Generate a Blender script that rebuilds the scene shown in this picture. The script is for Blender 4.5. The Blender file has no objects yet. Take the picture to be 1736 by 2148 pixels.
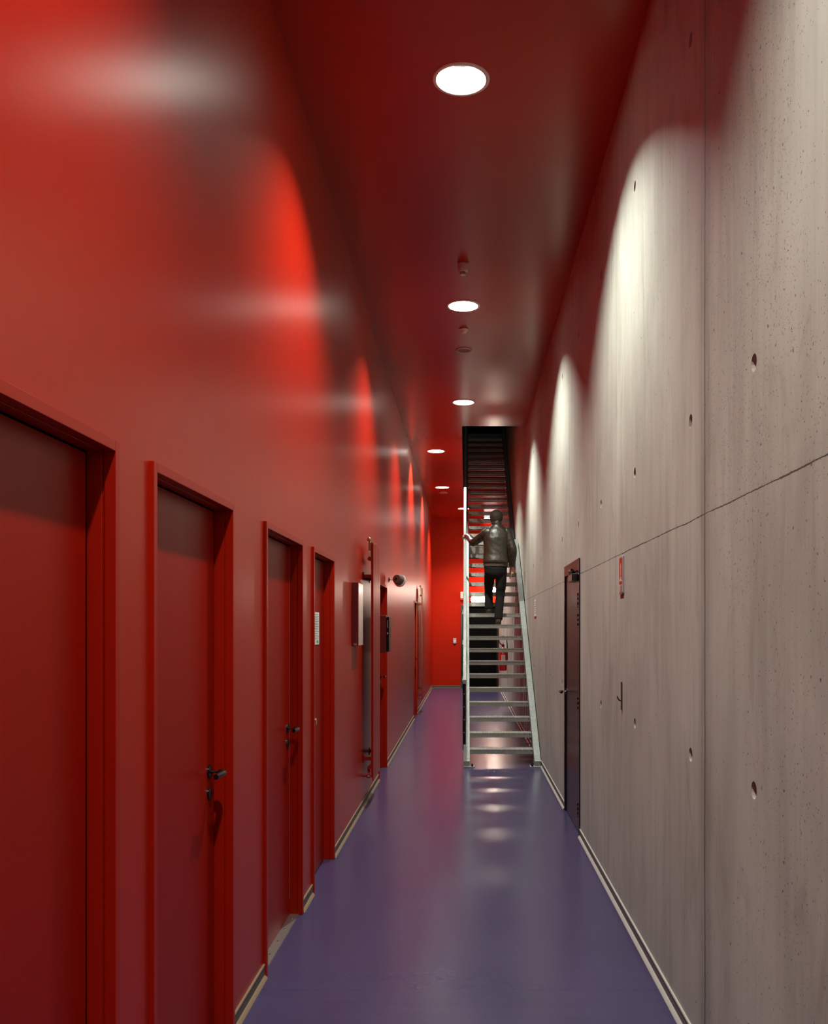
import bpy, bmesh, math, random
from mathutils import Vector, Matrix, noise as mnoise

# ---------------------------------------------------------------- camera, world, exposure
sc = bpy.context.scene
EYE, F, VPX, VPY = 1.63, 1950.0, 978.0, 1318.0
cd = bpy.data.cameras.new('camera')
cam = bpy.data.objects.new('camera', cd)
sc.collection.objects.link(cam)
cam.location = (0, 0, EYE)
cam.rotation_euler = (math.pi / 2, 0, 0)
cd.sensor_width = 36.0
cd.sensor_fit = 'AUTO'
cd.lens = 36.0 * F / 2148.0
cd.shift_x = (868.0 - VPX) / 2148.0
cd.shift_y = (VPY - 1074.0) / 2148.0
cd.clip_start = 0.05
sc.camera = cam

w = bpy.data.worlds.new('world')
sc.world = w
w.use_nodes = True
w.node_tree.nodes['Background'].inputs[0].default_value = (0.01, 0.01, 0.012, 1)
w.node_tree.nodes['Background'].inputs[1].default_value = 0.1

sc.view_settings.view_transform = 'Standard'
sc.view_settings.look = 'None'
sc.view_settings.gamma = 1.0
sc.view_settings.use_curve_mapping = False
sc.view_settings.exposure = 0.0
sc.cycles.use_denoising = True
sc.cycles.max_bounces = 14
sc.cycles.diffuse_bounces = 7
sc.cycles.glossy_bounces = 6
sc.cycles.caustics_reflective = False
sc.cycles.caustics_refractive = False
sc.cycles.sample_clamp_indirect = 6.0

LAMP = 3600.0            # radiance of the downlight lamps
GLOBE = 240.0            # the bare wall lamp at the far end
BOXLIGHT = 6.0           # lit sign boxes
LAMP_COL = (0.99, 1.0, 0.90, 1)
LAMP_END = 5500.0         # the lamp next to the end wall
SPOT_W = 260.0           # the wall spotlight shining down the corridor
LAMP_Y = [-2.1, 1.5, 5.13, 8.73, 12.45, 15.88, 19.96, 23.5]
LAMP_X = [-0.03, -0.03, -0.03, -0.03, -0.04, -0.52, -0.52, -0.07]

# ---------------------------------------------------------------- helpers
C = sc.collection
R = math.radians
XL, XR, H, YE, YB = -0.945, 0.887, 4.66, 25.4, -4.0

def px(x, y, Y):
    return Vector(((x - VPX) * Y / F, Y, EYE + (VPY - y) * Y / F))

def obj(name, bm, mats=None, parent=None, smooth=False, loc=None, bevel=0, auto=False):
    me = bpy.data.meshes.new(name)
    bmesh.ops.recalc_face_normals(bm, faces=bm.faces)
    bm.to_mesh(me)
    bm.free()
    o = bpy.data.objects.new(name, me)
    C.objects.link(o)
    if mats is not None:
        for m in (mats if isinstance(mats, (list, tuple)) else [mats]):
            me.materials.append(m)
    if smooth:
        me.polygons.foreach_set('use_smooth', [True] * len(me.polygons))
        if auto:
            me.set_sharp_from_angle(angle=R(40))
    if parent is not None:
        o.parent = parent
    if loc is not None:
        o.location = loc
    if bevel:
        b = o.modifiers.new('bevel', 'BEVEL')
        b.width = bevel
        b.segments = 2
        b.limit_method = 'ANGLE'
    return o

def tag(o, label, cat, group=None, kind=None):
    o['label'] = label
    o['category'] = cat
    if group:
        o['group'] = group
    if kind:
        o['kind'] = kind
    return o

def thing(name, label, cat, loc=(0, 0, 0), group=None, kind=None):
    o = bpy.data.objects.new(name, None)
    C.objects.link(o)
    o.location = loc
    o.empty_display_size = 0.1
    return tag(o, label, cat, group, kind)

def box(bm, x0, x1, y0, y1, z0, z1, mi=0):
    v = [bm.verts.new(p) for p in ((x0, y0, z0), (x1, y0, z0), (x1, y1, z0), (x0, y1, z0),
                                   (x0, y0, z1), (x1, y0, z1), (x1, y1, z1), (x0, y1, z1))]
    for f in ((0, 3, 2, 1), (4, 5, 6, 7), (0, 1, 5, 4), (1, 2, 6, 5), (2, 3, 7, 6), (3, 0, 4, 7)):
        fc = bm.faces.new([v[i] for i in f])
        fc.material_index = mi

def B(*a):
    bm = bmesh.new()
    box(bm, *a)
    return bm

def frame_of(d):
    d = d.normalized()
    up = Vector((0, 0, 1)) if abs(d.z) < 0.9 else Vector((0, 1, 0))
    u = d.cross(up).normalized()
    v = u.cross(d).normalized()
    return u, v

def rings(bm, rs, closed=True, n=16, mi=0):
    """rs: list of (centre, u*ru, v*rv)"""
    prev = None
    first = None
    for c, u, v in rs:
        cur = [bm.verts.new(c + u * math.cos(2 * math.pi * i / n) + v * math.sin(2 * math.pi * i / n)) for i in range(n)]
        if prev:
            for i in range(n):
                f = bm.faces.new((prev[i], prev[(i + 1) % n], cur[(i + 1) % n], cur[i]))
                f.material_index = mi
        else:
            first = cur
        prev = cur
    if closed:
        bm.faces.new(first[::-1]).material_index = mi
        bm.faces.new(prev).material_index = mi

def tube(bm, pts, rad, n=12, closed=True, mi=0, flat=1.0):
    pts = [Vector(p) for p in pts]
    if not isinstance(rad, (list, tuple)):
        rad = [rad] * len(pts)
    rs = []
    u0 = None
    for i, p in enumerate(pts):
        a = pts[max(i - 1, 0)]
        b = pts[min(i + 1, len(pts) - 1)]
        d = (b - a).normalized()
        if u0 is None:
            u, v = frame_of(d)
        else:
            u = (u0 - d * u0.dot(d)).normalized()
            v = d.cross(u).normalized()
        u0 = u
        rs.append((p, u * rad[i], v * rad[i] * flat))
    rings(bm, rs, closed, n, mi)

def lathe(bm, prof, origin=(0, 0, 0), axis=(0, 0, 1), n=32, closed=False, mi=0):
    """prof: (radius, along axis)"""
    o = Vector(origin)
    a = Vector(axis).normalized()
    u, v = frame_of(a)
    rings(bm, [(o + a * h, u * max(r, 1e-4), v * max(r, 1e-4)) for r, h in prof], closed, n, mi)

def smooth_pts(pts, rad, k=4):
    """Catmull-Rom through points and radii"""
    P = [Vector(p) for p in pts]
    out, ro = [], []
    n = len(P)
    for i in range(n - 1):
        p0, p1, p2, p3 = P[max(i - 1, 0)], P[i], P[i + 1], P[min(i + 2, n - 1)]
        for j in range(k):
            t = j / k
            out.append(0.5 * ((2 * p1) + (p2 - p0) * t + (2 * p0 - 5 * p1 + 4 * p2 - p3) * t * t + (3 * p1 - p0 - 3 * p2 + p3) * t ** 3))
            ro.append(rad[i] + (rad[i + 1] - rad[i]) * t)
    out.append(P[-1])
    ro.append(rad[-1])
    return out, ro

def holed(bm, us, vs, holes, cell, r, P, keep=None, seg=16, depth=0.0, r_in=0.0, mi_in=0):
    """a plane gridded over us x vs with round holes in square cells; P(u, v, d) gives the 3-D point"""
    us = set(us)
    vs = set(vs)
    for hu, hv in holes:
        us |= {round(hu - cell, 5), round(hu + cell, 5)}
        vs |= {round(hv - cell, 5), round(hv + cell, 5)}
    us, vs = sorted(us), sorted(vs)
    hs = {(round(a, 3), round(b, 3)) for a, b in holes}
    cache = {}
    def V(u, v):
        k = (round(u, 5), round(v, 5))
        if k not in cache:
            cache[k] = bm.verts.new(P(u, v, 0))
        return cache[k]
    for i in range(len(us) - 1):
        for j in range(len(vs) - 1):
            u0, u1, v0, v1 = us[i], us[i + 1], vs[j], vs[j + 1]
            cu, cv = (u0 + u1) / 2, (v0 + v1) / 2
            if keep and not keep(cu, cv):
                continue
            if (round(cu, 3), round(cv, 3)) in hs and abs((u1 - u0) - 2 * cell) < 1e-3 and abs((v1 - v0) - 2 * cell) < 1e-3:
                corner = [V(u1, v1), V(u0, v1), V(u0, v0), V(u1, v0)]
                ring = [bm.verts.new(P(cu + r * math.cos(2 * math.pi * k / seg + math.pi / 4), cv + r * math.sin(2 * math.pi * k / seg + math.pi / 4), 0)) for k in range(seg)]
                q = seg // 4
                for s in range(4):
                    for k in range(q):
                        cc = corner[s] if k < q // 2 else corner[(s + 1) % 4]
                        bm.faces.new((cc, ring[s * q + k], ring[(s * q + k + 1) % seg]))
                    bm.faces.new((corner[s], ring[s * q + q // 2], corner[(s + 1) % 4]))
                if depth:
                    ri = [bm.verts.new(P(cu + r_in * math.cos(2 * math.pi * k / seg + math.pi / 4), cv + r_in * math.sin(2 * math.pi * k / seg + math.pi / 4), depth)) for k in range(seg)]
                    for k in range(seg):
                        bm.faces.new((ring[k], ring[(k + 1) % seg], ri[(k + 1) % seg], ri[k])).material_index = mi_in
                    bm.faces.new(ri).material_index = mi_in
            else:
                bm.faces.new((V(u0, v0), V(u1, v0), V(u1, v1), V(u0, v1)))

# ---------------------------------------------------------------- materials
class N:
    def __init__(s, name):
        s.m = bpy.data.materials.new(name)
        s.m.use_nodes = True
        s.t = s.m.node_tree
        s.b = s.t.nodes['Principled BSDF']
    def add(s, typ, **kw):
        n = s.t.nodes.new(typ)
        for k, v in kw.items():
            setattr(n, k, v)
        return n
    def link(s, a, b):
        s.t.links.new(a, b)
    def set(s, **kw):
        for k, v in kw.items():
            s.b.inputs[k.replace('_', ' ')].default_value = v
    def coord(s, scale=(1, 1, 1)):
        tc = s.add('ShaderNodeTexCoord')
        mp = s.add('ShaderNodeMapping')
        mp.inputs['Scale'].default_value = scale
        s.link(tc.outputs['Object'], mp.inputs[0])
        return mp.outputs[0]
    def noise(s, vec, scale=5, detail=4, rough=0.55, dist=0.0):
        n = s.add('ShaderNodeTexNoise')
        n.inputs['Scale'].default_value = scale
        n.inputs['Detail'].default_value = detail
        n.inputs['Roughness'].default_value = rough
        n.inputs['Distortion'].default_value = dist
        s.link(vec, n.inputs['Vector'])
        return n.outputs['Fac']
    def ramp(s, fac, stops):
        r = s.add('ShaderNodeValToRGB')
        e = r.color_ramp.elements
        e[0].position, e[0].color = stops[0][0], stops[0][1]
        e[1].position, e[1].color = stops[-1][0], stops[-1][1]
        for p, c in stops[1:-1]:
            k = e.new(p)
            k.color = c
        s.link(fac, r.inputs[0])
        return r.outputs[0]
    def math(s, op, a, b=None, clamp=False):
        n = s.add('ShaderNodeMath', operation=op, use_clamp=clamp)
        for i, q in enumerate((a, b)):
            if q is None:
                continue
            if isinstance(q, (int, float)):
                n.inputs[i].default_value = q
            else:
                s.link(q, n.inputs[i])
        return n.outputs[0]
    def mix(s, fac, a, b, mode='MIX'):
        n = s.add('ShaderNodeMix', data_type='RGBA', blend_type=mode)
        for i, q in ((0, fac), (6, a), (7, b)):
            if isinstance(q, (int, float)):
                n.inputs[i].default_value = q
            elif isinstance(q, tuple):
                n.inputs[i].default_value = q
            else:
                s.link(q, n.inputs[i])
        return n.outputs[2]
    def bump(s, h, strength=0.2, dist=0.01, prev=None):
        b = s.add('ShaderNodeBump')
        b.inputs['Strength'].default_value = strength
        b.inputs['Distance'].default_value = dist
        s.link(h, b.inputs['Height'])
        if prev is not None:
            s.link(prev, b.inputs['Normal'])
        s.link(b.outputs[0], s.b.inputs['Normal'])
        return b.outputs[0]

def simple(name, col, rough=0.5, metal=0.0, spec=0.5, bump=None):
    n = N(name)
    n.set(Base_Color=(*col, 1), Roughness=rough, Metallic=metal)
    n.b.inputs['Specular IOR Level'].default_value = spec
    vec = n.coord()
    f = n.noise(vec, 9, 3)
    n.link(n.mix(f, tuple(c * 0.92 for c in col) + (1,), tuple(min(1, c * 1.08) for c in col) + (1,)), n.b.inputs['Base Color'])
    if bump:
        n.bump(n.noise(n.coord(), bump[0], 4), bump[1], 0.01)
    return n.m

RED = (0.37, 0.0095, 0.0014)
def red_paint(name, rough, col=RED, streak=0.06, spec=0.5, axis='wall'):
    n = N(name)
    n.set(Roughness=rough)
    n.b.inputs['Specular IOR Level'].default_value = spec
    n.b.inputs['Specular Tint'].default_value = (1.0, 0.86, 0.48, 1)
    sc_ = (1, 9, 0.35) if axis == 'wall' else ((9, 1.2, 1) if axis == 'ceil' else (9, 9, 0.35))
    st = n.noise(n.coord(sc_), 2.0, 2, 0.5)
    bl = n.noise(n.coord(), 1.1, 3)
    c = n.mix(n.math('MULTIPLY', bl, 0.5), tuple(x * 0.9 for x in col) + (1,), tuple(x * 1.1 for x in col) + (1,))
    n.link(c, n.b.inputs['Base Color'])
    n.link(n.math('ADD', n.math('MULTIPLY', st, 0.03), rough - 0.015), n.b.inputs['Roughness'])
    return n.m

M = {}
M['red_wall'] = red_paint('red wall paint', 0.312, spec=0.36)
M['red_door'] = red_paint('red door paint', 0.35, col=(0.27, 0.005, 0.0010), spec=0.18, streak=0.01)
M['red_frame'] = red_paint('red frame paint', 0.34, spec=0.3, col=(0.34, 0.007, 0.0014), streak=0.006)
M['red_ceiling'] = red_paint('red ceiling paint', 0.24, streak=0.015, axis='ceil', spec=0.36)
M['red_end'] = red_paint('red end wall paint', 0.45, col=(0.44, 0.0105, 0.0025), streak=0.0, axis='any', spec=0.2)
M['red_radiator'] = red_paint('red radiator enamel', 0.33, col=(0.30, 0.007, 0.003), streak=0.0)
M['dark_red'] = simple('dark red sheet metal', (0.085, 0.003, 0.003), 0.4)
M['black'] = simple('black satin', (0.004, 0.004, 0.0045), 0.22)
M['black_matt'] = simple('black matt', (0.0022, 0.0021, 0.002), 0.9, spec=0.06)
M['white'] = simple('white plastic', (0.75, 0.74, 0.72), 0.4)
M['offwhite'] = simple('cream plastic', (0.62, 0.52, 0.45), 0.45)
M['mirror'] = simple('mirror pane', (0.72, 0.74, 0.70), 0.04, 1.0)
M['chrome'] = simple('polished metal', (0.75, 0.75, 0.74), 0.15, 1.0)
M['brass'] = simple('dull brass', (0.5, 0.42, 0.25), 0.35, 1.0)
M['alu'] = simple('brushed aluminium', (0.55, 0.55, 0.53), 0.35, 1.0)
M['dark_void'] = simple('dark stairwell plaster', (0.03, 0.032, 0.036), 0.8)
M['skirt'] = simple('grey skirting face', (0.12, 0.115, 0.11), 0.45)
M['skirt_redlit_lip'] = simple('skirting lip with painted red light', (0.24, 0.16, 0.10), 0.45)  # red light reflected off the walls, painted into the lip colour
M['skirt_redlit_face'] = simple('skirting face with painted red light', (0.085, 0.07, 0.058), 0.5)  # face colour browned and darkened for the same red wall light
M['skirt_lip'] = simple('pale skirting lip', (0.45, 0.44, 0.40), 0.4)
M['door_dark'] = simple('dark brown door leaf', (0.020, 0.015, 0.012), 0.28)
M['head_redlit'] = simple('frame head with red reflection painted in', (0.09, 0.03, 0.02), 0.4)  # reflection of the red surfaces painted into the frame head colour
M['ext_red'] = simple('extinguisher enamel', (0.5, 0.012, 0.01), 0.25)
M['paper'] = simple('paper', (0.72, 0.74, 0.70), 0.7)
M['ink'] = simple('grey print', (0.16, 0.18, 0.17), 0.7)
M['green_ink'] = simple('green print', (0.1, 0.35, 0.12), 0.7)
M['sign_red'] = simple('sign red', (0.42, 0.045, 0.022), 0.4)
M['sign_pale'] = simple('sign pale print', (0.62, 0.42, 0.36), 0.5)
M['sign_grey'] = simple('sign grey backing', (0.42, 0.47, 0.47), 0.4)

def emit(name, col, s):
    n = N(name)
    n.set(Base_Color=(0.8, 0.8, 0.8, 1), Emission_Color=col, Emission_Strength=s)
    return n.m
M['lamp'] = emit('lit lamp', LAMP_COL, LAMP)
M['lamp_end'] = emit('lit end lamp', LAMP_COL, LAMP_END)
M['lamp_stair'] = emit('lit stair lamp', LAMP_COL, LAMP * 1.15)
M['globe'] = emit('lit globe', (1.0, 0.86, 0.70, 1), GLOBE)
M['boxlight'] = emit('lit sign face', (0.95, 1.0, 0.88, 1), BOXLIGHT)

def mirror_reflector():
    n = N('downlight reflector')
    n.set(Base_Color=(0.86, 0.88, 0.9, 1), Metallic=0.8, Roughness=0.17)
    return n.m
M['reflector'] = mirror_reflector()

def concrete():
    n = N('fair faced concrete')
    tc = n.add('ShaderNodeTexCoord')
    sp = n.add('ShaderNodeSeparateXYZ')
    n.link(tc.outputs['Object'], sp.inputs[0])
    Y, Z = sp.outputs[1], sp.outputs[2]
    streak = n.noise(n.coord((1, 6, 0.45)), 1.9, 6, 0.6, 0.7)
    fine = n.noise(n.coord((1, 24, 1.4)), 2.0, 4, 0.6, 0.5)
    blot = n.noise(n.coord((1, 1, 0.7)), 1.15, 6, 0.6, 0.6)
    col = n.ramp(n.math('ADD', n.math('MULTIPLY', streak, 0.34), n.math('ADD', n.math('MULTIPLY', blot, 0.56), n.math('MULTIPLY', fine, 0.10))),
                 [(0.34, (0.32, 0.335, 0.295, 1)), (0.47, (0.405, 0.425, 0.375, 1)), (0.56, (0.465, 0.49, 0.435, 1)), (0.68, (0.53, 0.56, 0.505, 1))])
    # smears of darker laitance
    sm = n.noise(n.coord((1, 2.6, 0.9)), 1.7, 5, 0.65, 1.2)
    smf = n.ramp(sm, [(0.56, (0, 0, 0, 1)), (0.72, (1, 1, 1, 1))])
    col = n.mix(n.math('MULTIPLY', smf, 0.5), col, (0.27, 0.25, 0.205, 1))
    # panel joints every 2.05 m along the wall, and a lift joint at 2.05 m height
    wob = n.math('ADD', n.math('MULTIPLY', n.math('SUBTRACT', n.noise(n.coord(), 2.0, 3), 0.5), 0.016), n.math('MULTIPLY', n.math('SUBTRACT', n.noise(n.coord(), 45, 3), 0.5), 0.006))
    yy = n.math('ADD', Y, wob)
    pm = n.math('PINGPONG', n.math('SUBTRACT', yy, 3.46), 1.025)
    jv = n.math('LESS_THAN', pm, 0.0048)
    zz = n.math('ABSOLUTE', n.math('SUBTRACT', n.math('ADD', Z, wob), 2.055))
    jh = n.math('LESS_THAN', zz, n.math('MULTIPLY', n.noise(n.coord(), 8, 3), 0.0048))
    near = n.math('LESS_THAN', n.math('ABSOLUTE', n.math('SUBTRACT', Y, 3.46)), 1.0)
    br = n.noise(n.coord(), 14, 3)
    jv = n.math('MULTIPLY', jv, n.math('ADD', n.math('MULTIPLY', near, 0.65), 0.30))
    jh = n.math('MULTIPLY', jh, n.math('GREATER_THAN', br, 0.30))
    joint = n.math('MAXIMUM', jv, jh)
    halo = n.math('MULTIPLY', n.math('SUBTRACT', 1.0, n.math('DIVIDE', pm, 0.11), True), n.math('MULTIPLY', near, n.noise(n.coord((1, 5, 0.5)), 4, 4)))
    col = n.mix(n.math('MULTIPLY', halo, 0.95), col, (0.15, 0.14, 0.12, 1))
    col = n.mix(n.math('MULTIPLY', joint, 0.9), col, (0.03, 0.028, 0.025, 1))
    # air pits, far denser on the nearest panel
    cmb = n.add('ShaderNodeCombineXYZ')
    n.link(n.math('ADD', Y, n.math('MULTIPLY', n.noise(n.coord(), 90, 2), 0.022)), cmb.inputs[0])
    n.link(n.math('ADD', Z, n.math('MULTIPLY', n.noise(n.coord((1, 1.3, 0.9)), 80, 2), 0.026)), cmb.inputs[1])
    pits = None
    dens = n.math('ADD', n.math('MULTIPLY', n.math('LESS_THAN', Y, 3.46), 0.34), 0.06)
    cl = n.noise(n.coord((1, 1, 0.6)), 1.6, 3)
    dens = n.math('MULTIPLY', dens, n.math('MULTIPLY', n.ramp(cl, [(0.36, (0.1, 0.1, 0.1, 1)), (0.62, (1, 1, 1, 1))]), 1.25))
    dens = n.math('MULTIPLY', dens, n.ramp(n.math('MULTIPLY', Z, 0.25), [(0.15, (0.35, 0.35, 0.35, 1)), (0.60, (1, 1, 1, 1))]))
    for scale, rad in ((15, 0.062), (42, 0.10), (85, 0.16)):
        v = n.add('ShaderNodeTexVoronoi', voronoi_dimensions='2D')
        v.inputs['Scale'].default_value = scale
        n.link(cmb.outputs[0], v.inputs['Vector'])
        s2 = n.add('ShaderNodeSeparateColor')
        n.link(v.outputs['Color'], s2.inputs[0])
        has = n.math('LESS_THAN', s2.outputs[0], dens)
        rr = n.math('MULTIPLY', n.math('ADD', n.math('MULTIPLY', s2.outputs[1], 0.8), 0.35), rad)
        d = n.math('MULTIPLY', n.math('LESS_THAN', v.outputs['Distance'], rr), has)
        pits = d if pits is None else n.math('MAXIMUM', pits, d)
    col = n.mix(n.math('MULTIPLY', pits, 0.82), col, (0.06, 0.045, 0.035, 1))
    n.link(col, n.b.inputs['Base Color'])
    n.set(Roughness=0.62)
    n.b.inputs['Specular IOR Level'].default_value = 0.35
    h = n.math('SUBTRACT', n.math('MULTIPLY', n.noise(n.coord((1, 1, 0.5)), 14, 6, 0.65), 0.25), n.math('ADD', pits, joint))
    n.bump(h, 0.35, 0.004)
    return n.m
M['concrete'] = concrete()
M['hole'] = simple('raw concrete plug', (0.33, 0.29, 0.25), 0.8)

def floor_mat():
    n = N('violet resin floor')
    tc = n.add('ShaderNodeTexCoord')
    sp = n.add('ShaderNodeSeparateXYZ')
    n.link(tc.outputs['Object'], sp.inputs[0])
    a = n.noise(n.coord((1.0, 0.35, 1)), 2.2, 6, 0.6, 0.8)
    b = n.noise(n.coord((0.5, 6, 1)), 3.0, 5, 0.6)
    col = n.ramp(n.math('ADD', n.math('MULTIPLY', a, 0.6), n.math('MULTIPLY', b, 0.4)), [(0.3, (0.041, 0.034, 0.086, 1)), (0.7, (0.053, 0.045, 0.110, 1))])
    seam = n.math('LESS_THAN', n.math('PINGPONG', n.math('SUBTRACT', sp.outputs[1], 4.19), 1.455), 0.004)
    col = n.mix(n.math('MULTIPLY', seam, 0.5), col, (0.03, 0.026, 0.05, 1))
    n.link(col, n.b.inputs['Base Color'])
    n.link(n.math('ADD', n.math('MULTIPLY', a, 0.05), 0.205), n.b.inputs['Roughness'])
    n.b.inputs['Specular IOR Level'].default_value = 0.5
    n.bump(n.math('ADD', n.math('MULTIPLY', b, 0.5), n.noise(n.coord(), 5, 2)), 0.010, 0.02)
    return n.m
M['floor'] = floor_mat()

def galv(name, col=(0.50, 0.53, 0.51), rough=0.45, metal=0.55):
    n = N(name)
    v = n.add('ShaderNodeTexVoronoi')
    v.inputs['Scale'].default_value = 55
    n.link(n.coord(), v.inputs['Vector'])
    s2 = n.add('ShaderNodeSeparateColor')
    n.link(v.outputs['Color'], s2.inputs[0])
    big = n.noise(n.coord(), 6, 4)
    f = n.math('ADD', n.math('MULTIPLY', s2.outputs[0], 0.45), n.math('MULTIPLY', big, 0.55))
    n.link(n.mix(f, tuple(c * 0.75 for c in col) + (1,), tuple(min(1, c * 1.2) for c in col) + (1,)), n.b.inputs['Base Color'])
    n.link(n.math('ADD', n.math('MULTIPLY', s2.outputs[1], 0.18), rough - 0.09), n.b.inputs['Roughness'])
    n.set(Metallic=metal)
    return n.m
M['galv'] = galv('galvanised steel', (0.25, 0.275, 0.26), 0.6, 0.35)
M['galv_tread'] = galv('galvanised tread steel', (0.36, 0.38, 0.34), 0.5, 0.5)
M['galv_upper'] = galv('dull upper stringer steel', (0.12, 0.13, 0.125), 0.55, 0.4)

def leather():
    n = N('dark brown leather')
    f = n.noise(n.coord(), 7, 4)
    n.link(n.mix(f, (0.011, 0.009, 0.005, 1), (0.026, 0.021, 0.012, 1)), n.b.inputs['Base Color'])
    n.set(Roughness=0.40)
    p = n.bump(n.noise(n.coord((1, 1, 0.6)), 11, 3, 0.5, 1.0), 0.35, 0.02)
    n.bump(n.noise(n.coord(), 160, 2), 0.15, 0.003, p)
    return n.m
M['leather'] = leather()
M['denim'] = simple('black denim', (0.0065, 0.0062, 0.0060), 0.9, spec=0.25, bump=(22, 0.5))
def hair_mat():
    n = N('dark brown hair')
    f = n.noise(n.coord((1, 1, 0.22)), 130, 3, 0.7, 0.4)
    n.link(n.mix(f, (0.012, 0.009, 0.005, 1), (0.045, 0.034, 0.022, 1)), n.b.inputs['Base Color'])
    n.set(Roughness=0.6)
    n.b.inputs['Specular IOR Level'].default_value = 0.3
    n.bump(f, 0.8, 0.01)
    return n.m
M['hair'] = hair_mat()
M['skin'] = simple('skin', (0.50, 0.27, 0.19), 0.5, bump=(120, 0.05))
M['shoe'] = simple('brown shoe leather', (0.06, 0.04, 0.028), 0.4)
M['sole'] = simple('dark rubber sole', (0.015, 0.013, 0.012), 0.7)
M['knit'] = simple('brown knitwear', (0.07, 0.05, 0.038), 0.9, bump=(90, 0.4))

# ---------------------------------------------------------------- the setting
DOORS = [(1.557, 2.467), (2.80, 3.709), (4.36, 5.287), (5.71, 6.555), (10.0, 10.91), (16.72, 17.62)]
DH = 2.10
FW = 0.03            # frame width on the wall face

o = obj('floor', B(XL - 0.3, XR + 0.3, YB, YE + 0.3, -0.2, 0), M['floor'])
tag(o, 'glossy violet blue resin floor of the narrow corridor', 'floor', kind='structure')

bm = bmesh.new()
ys = [YB]
for a, b in DOORS:
    ys += [a - FW, b + FW]
ys.append(YE + 0.3)
for i in range(0, len(ys), 2):
    box(bm, XL - 0.35, XL, ys[i], ys[i + 1], 0, H)
for a, b in DOORS:
    box(bm, XL - 0.35, XL, a - FW, b + FW, DH + FW, H)
o = obj('wall_left', bm, M['red_wall'])
tag(o, 'tall glossy red painted wall with the row of red doors', 'wall', kind='structure')

# right wall with tie holes and door opening
SY0, SY1, SX0 = 13.93, 21.3, -0.07      # stair opening in the ceiling
RD0, RD1, RDH = 7.25, 8.36, 2.18
hy = [0.41, 1.64, 2.87, 3.68, 4.90] + [6.13 + 1.235 * i for i in range(16)]
holes = [(y, z) for y in hy for z in (1.13, 2.45, 3.96) if not (RD0 - 0.1 < y < RD1 + 0.1 and z < RDH + 0.1) and y < 25]
bm = bmesh.new()
holed(bm, [YB, RD0, RD1, SY0, YE + 0.3], [0, RDH, H, 9.0], holes, 0.05, 0.028,
      lambda u, v, d: Vector((XR + d, u, v)),
      keep=lambda u, v: not (RD0 < u < RD1 and v < RDH) and not (v > H and u < SY0),
      depth=0.035, r_in=0.019, mi_in=1)
# door reveal
for y in (RD0, RD1):
    vs = [bm.verts.new(p) for p in ((XR, y, 0), (XR + 0.25, y, 0), (XR + 0.25, y, RDH), (XR, y, RDH))]
    bm.faces.new(vs)
vs = [bm.verts.new(p) for p in ((XR, RD0, RDH), (XR + 0.25, RD0, RDH), (XR + 0.25, RD1, RDH), (XR, RD1, RDH))]
bm.faces.new(vs)
o = obj('wall_right', bm, [M['concrete'], M['hole']])
tag(o, 'bare board-finished concrete wall with tie holes and joints', 'wall', kind='structure')

o = obj('wall_back', B(XL - 0.3, XR + 0.3, YB - 0.2, YB, 0, H), M['red_end'])
tag(o, 'red wall closing the corridor behind the camera', 'wall', kind='structure')

bm = bmesh.new()
EDX0, EDX1, EDH = -0.155, 0.873, 2.27
box(bm, XL - 0.3, EDX0, YE, YE + 0.3, 0, H)
box(bm, EDX0, EDX1, YE, YE + 0.3, EDH, H)
box(bm, EDX1, XR + 0.3, YE, YE + 0.3, 0, H)
o = obj('wall_end', bm, M['red_end'])
tag(o, 'red end wall of the corridor around the black door', 'wall', kind='structure')

# ceiling with lamp holes and stair opening
bm = bmesh.new()
lh = [(x, y) for x, y in zip(LAMP_X, LAMP_Y)]
us = sorted({XL - 0.02, SX0, XR + 0.02})
def ckeep(u, v):
    return not (u > SX0 and SY0 < v < SY1)
# build separate strips so that every hole keeps its square cell
def ceil_strip(y0, y1, hs):
    def keep(u, v):
        return ckeep(u, v)
    holed(bm, [XL - 0.02, SX0, XR + 0.02] if SY0 <= y0 < SY1 else [XL - 0.02, XR + 0.02], [y0, y1], hs, 0.16, 0.138, lambda u, v, d: Vector((u, v, H)), keep=keep, seg=32)
cuts = [YB, -0.3, 3.3, 6.9, 10.6, SY0, 18.0, SY1, YE]
for i in range(len(cuts) - 1):
    ceil_strip(cuts[i], cuts[i + 1], [h for h in lh if cuts[i] < h[1] < cuts[i + 1]])
o = obj('ceiling', bm, M['red_ceiling'])
tag(o, 'red painted ceiling with round downlights and the stair opening', 'ceiling', kind='structure')

# the dark stairwell above the ceiling
side_bm = bmesh.new()
box(side_bm, SX0 - 0.12, SX0, SY0 - 0.15, SY1 + 0.1, H + 0.002, 9.0)
box(side_bm, SX0 - 0.12, SX0, SY1 + 0.1, YE, 5.0, 9.0)
slab_bm = bmesh.new()
box(slab_bm, SX0, XR, SY1, SY1 + 0.1, H + 0.002, 6.04)
box(slab_bm, SX0, XR, SY1 + 0.1, YE - 0.1, 5.0, 6.04)
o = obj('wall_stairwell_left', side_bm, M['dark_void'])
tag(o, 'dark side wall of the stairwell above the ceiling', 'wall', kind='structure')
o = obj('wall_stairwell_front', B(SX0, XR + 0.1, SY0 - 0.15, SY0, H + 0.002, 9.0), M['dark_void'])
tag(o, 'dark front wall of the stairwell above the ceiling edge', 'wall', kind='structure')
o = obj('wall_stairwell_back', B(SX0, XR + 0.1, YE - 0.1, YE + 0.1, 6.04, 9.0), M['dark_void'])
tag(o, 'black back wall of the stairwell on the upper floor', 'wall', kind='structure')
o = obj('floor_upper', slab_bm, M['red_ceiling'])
tag(o, 'upper floor slab at the top of the stair', 'floor', kind='structure')
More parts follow.
